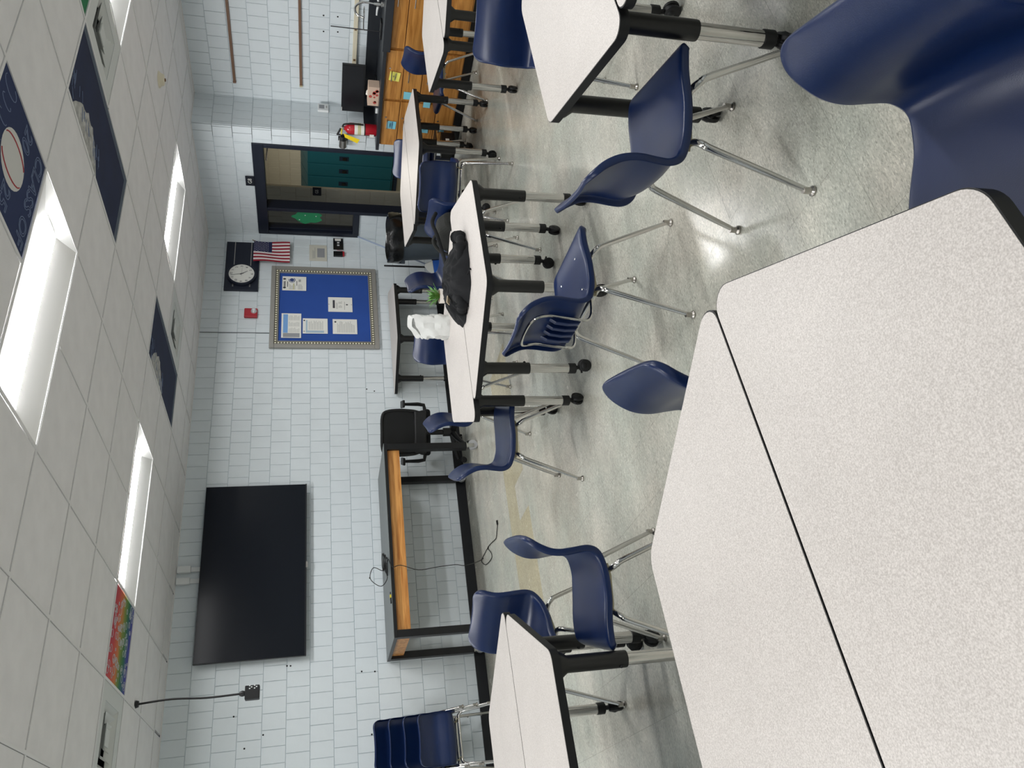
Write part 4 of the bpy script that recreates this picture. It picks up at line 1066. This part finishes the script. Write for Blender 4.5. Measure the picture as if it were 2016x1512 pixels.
# monitor
q0, q1 = onx(671.5,216,5.98), onx(721,133,5.98)
mo = thing('monitor', 'black desktop monitor on the counter', 'monitor', (5.98,(q0.y+q1.y)/2,CT), -PI/2+R(4))
hw_ = abs(q0.y-q1.y)/2; zA, zB = q1.z-CT, q0.z-CT
part('casing', MB().box(-hw_,hw_,0.003,0.035,zA,zB), 'black_plastic', mo, bevel=0.004)
part('screen', MB().box(-hw_+0.01,hw_-0.01,0.0,0.003,zA+0.02,zB-0.01), 'tv_bezel', mo)
part('stand_neck', MB().box(-0.03,0.03,0.035,0.07,0.01,zB*0.6), 'black_plastic', mo); part('stand_base', MB().box(-0.11,0.11,-0.04,0.14,0,0.012), 'black_plastic', mo, bevel=0.004)
part('asset_sticker', MB().box(-hw_+0.005,-hw_+0.05,-0.001,0.003,zB-0.008,zB-0.002), 'paper', mo)
q = onz(743,183,CT)
tb = thing('tissue_box', 'floral tissue box in front of the monitor', 'tissue box', (5.72,onx(743,184,5.72).y,CT), -PI/2)
part('carton', MB().box(-0.115,0.115,-0.06,0.06,0,0.115), 'tissue_box', tb, bevel=0.003)
fl = MB(); rnd = random.Random(9)
for k in range(9):
    fl.disc((-0.09+0.18*rnd.random(),-0.0606,0.02+0.075*rnd.random()),0.010+0.014*rnd.random(),'y',7)
part('flower_print', fl, 'tissue_red', tb)['kind'] = 'stuff'
part('tissue', MB().add([(-0.03,-0.01,0.115),(0.03,0.012,0.115),(0.02,0.004,0.13),(-0.02,-0.006,0.135)],[(0,1,2,3)]), 'paper', tb)
cl = thing('chalk_eraser', 'small white block on the counter beside the fire extinguisher', 'eraser', (5.70,onx(737,217,5.70).y,CT), R(10))
part('block', MB().box(-0.012,0.012,-0.03,0.03,0,0.025), 'white_plastic', cl, bevel=0.003); part('felt', MB().box(-0.012,0.012,-0.03,0.03,0.025,0.032), 'black_rubber', cl)
# fire extinguisher standing on the counter end
ex = thing('fire_extinguisher', 'red fire extinguisher with yellow tag on the counter end', 'fire extinguisher', (5.70,3.40,CT), -PI/2)
part('cylinder', MB().lathe([(0.058,0),(0.062,0.006),(0.062,0.275),(0.055,0.305),(0.03,0.33),(0.022,0.335),(0.022,0.345)],n=24), 'extinguisher_red', ex, True)
part('paper_label', MB().lathe([(0.0628,0.13),(0.0628,0.235)],n=24,cap=False), 'paper', ex, True)
part('label_band', MB().lathe([(0.0634,0.165),(0.0634,0.20)],n=24,cap=False), 'print_olive', ex, True)
part('dark_band', MB().lathe([(0.0632,0.118),(0.0632,0.13)],n=24,cap=False), 'black_rubber', ex, True)
part('valve', MB().lathe([(0.018,0.34),(0.02,0.36),(0.016,0.38)],n=12), 'steel_brushed', ex, True)
part('lever', MB().tube([(0,-0.01,0.38),(-0.02,-0.03,0.395),(-0.055,-0.055,0.42)],[0.012,0.010,0.008],8), 'black_metal', ex, True)
part('grip', MB().tube([(0,-0.01,0.37),(-0.05,-0.05,0.372)],[0.010,0.008],8), 'usb_yellow', ex, True)
part('hose', MB().tube(smooth_path([(0.02,0,0.36),(0.06,-0.01,0.34),(0.072,-0.01,0.24),(0.068,-0.01,0.14)],6),0.009,8), 'black_rubber', ex, True)
part('yellow_tag', MB().add([(-0.02,-0.066,0.35),(-0.07,-0.07,0.335),(-0.135,-0.075,0.20),(-0.085,-0.07,0.175)],[(0,1,2,3)]), 'tag_yellow', ex)
part('white_sticker', MB().box(-0.052,-0.012,-0.064,-0.058,0.025,0.07), 'paper', ex)
# notes stuck on the drawers
def note(label, x, y, m_, txt=None, w_=0.076, tilt=0, sz=0.026):
    q = onx(x,y,CXF-0.027)
    t = thing('sticky_note', label, 'note', (CXF-0.023,q.y,q.z), -PI/2, 'notes on the oak drawers')
    t.rotation_euler = (0,R(tilt),-PI/2)
    part('sheet', MB().add([(-w_/2,-0.002,-w_/2),(w_/2,-0.004,-w_/2),(w_/2,0,w_/2),(-w_/2,0,w_/2)],[(0,1,2,3)]), m_, t)
    if txt: text('lettering', txt, sz, 'ink_blue', t, (0,-0.0045,0))
    return t
note('yellow note reading markers on the second cabinet', 777,151,'note_yellow','VE\nMARKERS',0.105,6,0.021)
note('blue note with two handwritten words on the cabinet by the door', 770,246.5,'note_blue','CARD\nNUMBERS',0.10,2,0.021)
note('blue note on the second drawer of the cabinet with the yellow note', 803,189,'note_blue',None,0.09)
note('blue note on the third drawer of the cabinet with the yellow note', 840,207,'note_blue',None,0.072)
note('blue note on the third drawer of the cabinet by the door, behind table legs', 836,257,'note_blue',None,0.07)
note('lowest blue note on the cabinet by the door, behind table legs', 868,255,'note_blue',None,0.07)
# ------------------------------------------------------------------ trash can, broom, dustpan, wire rack
tr = thing('trash_can', 'round grey trash can with black liner beside the door', 'trash can', (5.04,4.385,0))
part('body', MB().lathe([(0.205,0.0),(0.215,0.02),(0.262,0.63),(0.275,0.64),(0.277,0.665),(0.262,0.67)],n=32), 'trash_grey', tr, True)
for s in (2.35,5.49): part('handle', MB().box(-0.05,0.05,-0.03,0.03,0.55,0.62), 'trash_grey', tr, bevel=0.01, loc=(0.262*math.cos(s),0.262*math.sin(s),0), rot=(0,0,s+PI/2))
ln = MB(); n = 40; rnd = random.Random(2)
levels = [(0.280,0.595),(0.287,0.615),(0.288,0.65),(0.288,0.70),(0.284,0.742),(0.276,0.755),(0.265,0.742),(0.25,0.64)]
for r_, z in levels:
    for k in range(n):
        t = 2*PI*k/n; ln.v.append(((r_+0.008*math.sin(9*t+z*30)+0.005*rnd.random())*math.cos(t),(r_+0.008*math.sin(9*t+z*30)+0.005*rnd.random())*math.sin(t),z+0.006*math.sin(5*t+1)))
for i in range(len(levels)-1):
    for k in range(n): ln.f.append((i*n+k,i*n+(k+1)%n,(i+1)*n+(k+1)%n,(i+1)*n+k)); ln.m.append(0)
part('liner', ln, 'bag_black', tr, True, 80)
part('strap_stripe', MB().box(-0.03,0.03,-0.004,0.004,0.05,0.62), 'black_rubber', tr, loc=(-0.178,-0.158,0), rot=(0,0,R(-50)))
br = thing('broom', 'broom with pale handle and blue bristles leaning at the corner', 'broom', (4.931,4.713,0))
hd = onx(705,466,5.70)
part('pole', MB().tube([(0.0,0.0,0.24),(hd.x-4.931,hd.y-4.713,hd.z)],0.0105,8), 'broom_pole', br, True)
part('cap', MB().prism_y([(-0.12,0.17),(0.06,0.20),(0.04,0.24),(0.015,0.29),(-0.02,0.29),(-0.07,0.25)],-0.02,0.02), 'broom_white', br, bevel=0.006, rot=(0,0,R(-40)))
part('bristles', MB().prism_y([(-0.20,0.005),(0.08,0.005),(0.06,0.20),(-0.12,0.17)],-0.024,0.024), 'broom_blue', br, bevel=0.004, rot=(0,0,R(-40)))
dp = thing('dustpan', 'black upright dustpan standing beside the trash can', 'dustpan', (4.52,4.82,0))
zt_ = ony(756,523,4.83).z; xt_ = ony(756,523,4.83).x
dp.location = (xt_,4.83,0)
part('handle', MB().tube([(0,0,0.06),(0,0,zt_-0.01),(0,0,zt_)],[0.011,0.011,0.008],8), 'black_plastic', dp, True)
part('pan', MB().box(-0.13,0.13,-0.20,0.0,0.003,0.01).box(-0.13,0.13,-0.01,0.0,0.01,0.10).box(-0.13,-0.12,-0.18,0,0.01,0.07).box(0.12,0.13,-0.18,0,0.01,0.07), 'black_plastic', dp, rot=(0,0,R(170)))
wk = thing('wire_rack', 'low black wire rack with white cards under the door table', 'rack', (5.42,3.30,0))
for x in (-0.14,0.14):
    for y in (-0.10,0.10): part('upright', MB().tube([(x,y,0),(x,y,0.42)],0.005,6), 'black_metal', wk)
for z in (0.10,0.30): part('shelf', MB().box(-0.15,0.15,-0.11,0.11,z,z+0.008), 'black_metal', wk)
part('card_box', MB().box(-0.12,0.10,-0.09,0.08,0.108,0.24), 'black_plastic', wk); part('card', MB().box(-0.10,0.0,-0.094,-0.09,0.16,0.20), 'paper', wk)

# ------------------------------------------------------------------ things on the middle table
from mathutils import noise as mnoise
hm = MB(); nr, na = 44, 120
def fold(x, y):
    wx = x+0.05*mnoise.noise(Vector((x*6,y*6,3.1))); wy = y+0.05*mnoise.noise(Vector((x*6,y*6,9.7)))
    return 0.55*(1-abs(mnoise.noise(Vector((wx*7+wy*4,wy*11-wx*3,1.0))))*2.4)+0.35*(1-abs(mnoise.noise(Vector((wx*17,wy*13,4.0))))*2.2)
for i in range(nr+1):
    rr = i/nr
    for k in range(na):
        t = 2*PI*k/na
        ed = 1+0.04*math.sin(3*t+0.6)+0.05*math.sin(6*t+1)+0.03*math.sin(13*t+1)
        x, y = 0.28*rr*ed*math.cos(t)+0.04, 0.25*rr*ed*math.sin(t)
        dome = max(0,1-rr**2.4)**0.6
        z = dome*(0.062+0.022*math.sin(9*x+1)-0.03*max(0,x)) + 0.046*fold(x,y)*(1-rr**6)*min(1,dome*1.5+0.3)
        if i == nr: z = 0.002
        hm.v.append((x,y,max(0.002,z)))
for i in range(nr):
    for k in range(na): hm.f.append((i*na+k,(i+1)*na+k,(i+1)*na+(k+1)%na,i*na+(k+1)%na)); hm.m.append(0)
hd_ = thing('hoodie', 'crumpled black hoodie heaped on the middle table', 'hoodie', (1.68,1.24,TZ), R(-22))
ho = part('body', hm, 'fabric_black', hd_, True, 80)
sl = MB(); pth = smooth_path([(-0.02,-0.10,0.06),(0.10,-0.17,0.045),(0.21,-0.18,0.035),(0.28,-0.12,0.032),(0.30,-0.05,0.034)],6)
sl.tube(pth,[0.024+0.012*math.sin(k*0.45)**2+0.007*math.sin(k*1.9) for k in range(len(pth))],12); part('sleeve', sl, 'fabric_black', hd_, True, 80)
sl = MB(); pth = smooth_path([(0.0,0.0,0.06),(-0.08,-0.10,0.05),(-0.15,-0.15,0.036),(-0.18,-0.10,0.032)],6)
sl.tube(pth,[0.026+0.012*math.sin(k*0.6)**2+0.007*math.sin(k*2.1) for k in range(len(pth))],12); part('sleeve', sl, 'fabric_black', hd_, True, 80)
part('leather_tag', MB().box(-0.025,0.025,-0.002,0.002,-0.015,0.015), 'leather_tag', hd_, loc=(-0.10,-0.05,0.10), rot=(R(50),R(10),R(20)))
part('drawstring', MB().tube([(0.0,-0.24,0.02),(0.015,-0.27,0.012),(0.02,-0.285,0.008)],[0.004,0.004,0.008],6), 'fabric_black', hd_)
bg = MB(); n = 36; lv = 13; rnd = random.Random(5)
bgp = []
for i in range(lv):
    t = i/(lv-1); z = 0.245*t
    for k in range(n):
        a_ = 2*PI*k/n; sq = 1/max(abs(math.cos(a_)),abs(math.sin(a_)))**0.7
        w1, w2 = 0.078*(1-0.12*t), 0.052*(1-0.55*t)+0.012
        j_ = 1+0.10*rnd.random()*(0.4+t)+0.06*math.sin(3*a_+5*t)
        top = (0.06*math.sin(a_+0.8)*max(0,t-0.55)*2.0) if True else 0
        j_ *= 1+0.22*mnoise.noise(Vector((3*math.cos(a_),3*math.sin(a_),6*t)))
        bgp.append((w1*sq*math.cos(a_)*j_, w2*sq*math.sin(a_)*j_+0.02*t*t, z*(1+0.10*math.sin(a_*1.0+0.4)*t)-max(0,-math.cos(a_))*0.09*max(0,t-0.45)))
for p in bgp: bg.v.append(p)
for i in range(lv-1):
    for k in range(n): bg.f.append((i*n+k,i*n+(k+1)%n,(i+1)*n+(k+1)%n,(i+1)*n+k)); bg.m.append(0)
bg.f.append(tuple(range(n-1,-1,-1))); bg.m.append(0)
wb = thing('paper_bag', 'crumpled white bag standing on the far half of the middle table', 'bag', (1.80,1.80,TZ), R(-33))
part('sack', bg, 'bag_white', wb, True, 25)
fdv = [bgp[(lv-1)*n+k] for k in range(n)]
part('folded_mouth', MB().add(fdv+[(p[0]*0.75,p[1]*0.6+0.008,p[2]-0.03) for p in fdv],[(k,(k+1)%n,n+(k+1)%n,n+k) for k in range(n)]), 'bag_white', wb, True)
pp = thing('potted_plant', 'small green plant in a white pot behind the hoodie', 'plant', (1.92,1.62,TZ), R(-35))
part('pot', MB().lathe([(0.040,0),(0.046,0.004),(0.050,0.075),(0.046,0.075),(0.044,0.066)],n=20), 'ceramic', pp, True)
part('soil', MB().lathe([(0.044,0.066),(0.044,0.07)],n=18), 'soil_tan', pp)
rnd = random.Random(3)
for k in range(26):
    t = k*2.4; el = 0.35+1.1*rnd.random(); L_ = 0.07+0.035*rnd.random(); c_, s_ = math.cos(t), math.sin(t)
    P0 = Vector((0.012*c_,0.012*s_,0.07)); P1 = P0+Vector((c_*math.cos(el),s_*math.cos(el),math.sin(el)))*L_*0.6; P2 = P1+Vector((c_*math.cos(el*0.7),s_*math.cos(el*0.7),math.sin(el*0.7)))*L_*0.45
    sd_ = Vector((-s_,c_,0)); up = Vector((0,0,0.0015))
    part('leaf', MB().add([P0-sd_*0.004,P0+sd_*0.004,P1+sd_*0.009,P2,P1-sd_*0.009,P1+up*2],[(0,1,5),(1,2,5),(2,3,5),(3,4,5),(4,0,5)]), 'leaf_green', pp)
# backpack on the chair seat, strap over to the table
bp_ = thing('backpack', 'dark grey backpack slumped on the blue chair behind the middle table', 'backpack', (2.70,1.835,0.452), R(86))
part('body', MB().prism_y([(-0.17,0.0),(0.20,0.0),(0.22,0.10),(0.10,0.235),(-0.06,0.265),(-0.16,0.20)],-0.09,0.07), 'fabric_grey', bp_, bevel=0.045, seg=4)
part('pocket', MB().box(-0.11,0.09,0.05,0.105,0.01,0.15), 'fabric_black', bp_, bevel=0.025, seg=3)
part('zip', MB().tube(smooth_path([(-0.12,0.07,0.10),(-0.10,0.06,0.20),(0,0.03,0.238),(0.08,0.05,0.20),(0.10,0.07,0.10)],6),0.004,6), 'black_rubber', bp_, True)
bM = Matrix.Translation((2.70,1.835,0.452)) @ Matrix.Rotation(R(86),4,'Z')
spts = [bM.inverted() @ p for p in (onx(858,420,2.72), onx(851,438,2.60), onx(860,462,2.48), onz(871,497,TZ+0.012), onz(878,522,TZ+0.012))]
part('strap', MB().tube(smooth_path(spts,6),[0.014]*25,8), 'fabric_black', bp_, True)
part('strap', MB().tube(smooth_path([(0.06,-0.07,0.21),(0.10,0.0,0.262),(0.13,0.08,0.20),(0.13,0.10,0.08),(0.12,0.08,0.0)],6),[0.014]*25,8), 'fabric_grey', bp_, True)
part('hanging_strap', MB().tube(smooth_path([(0.10,0.10,0.03),(0.11,0.16,-0.02),(0.08,0.17,-0.12),(0.0,0.16,-0.10)],6),0.006,6), 'black_rubber', bp_, True)
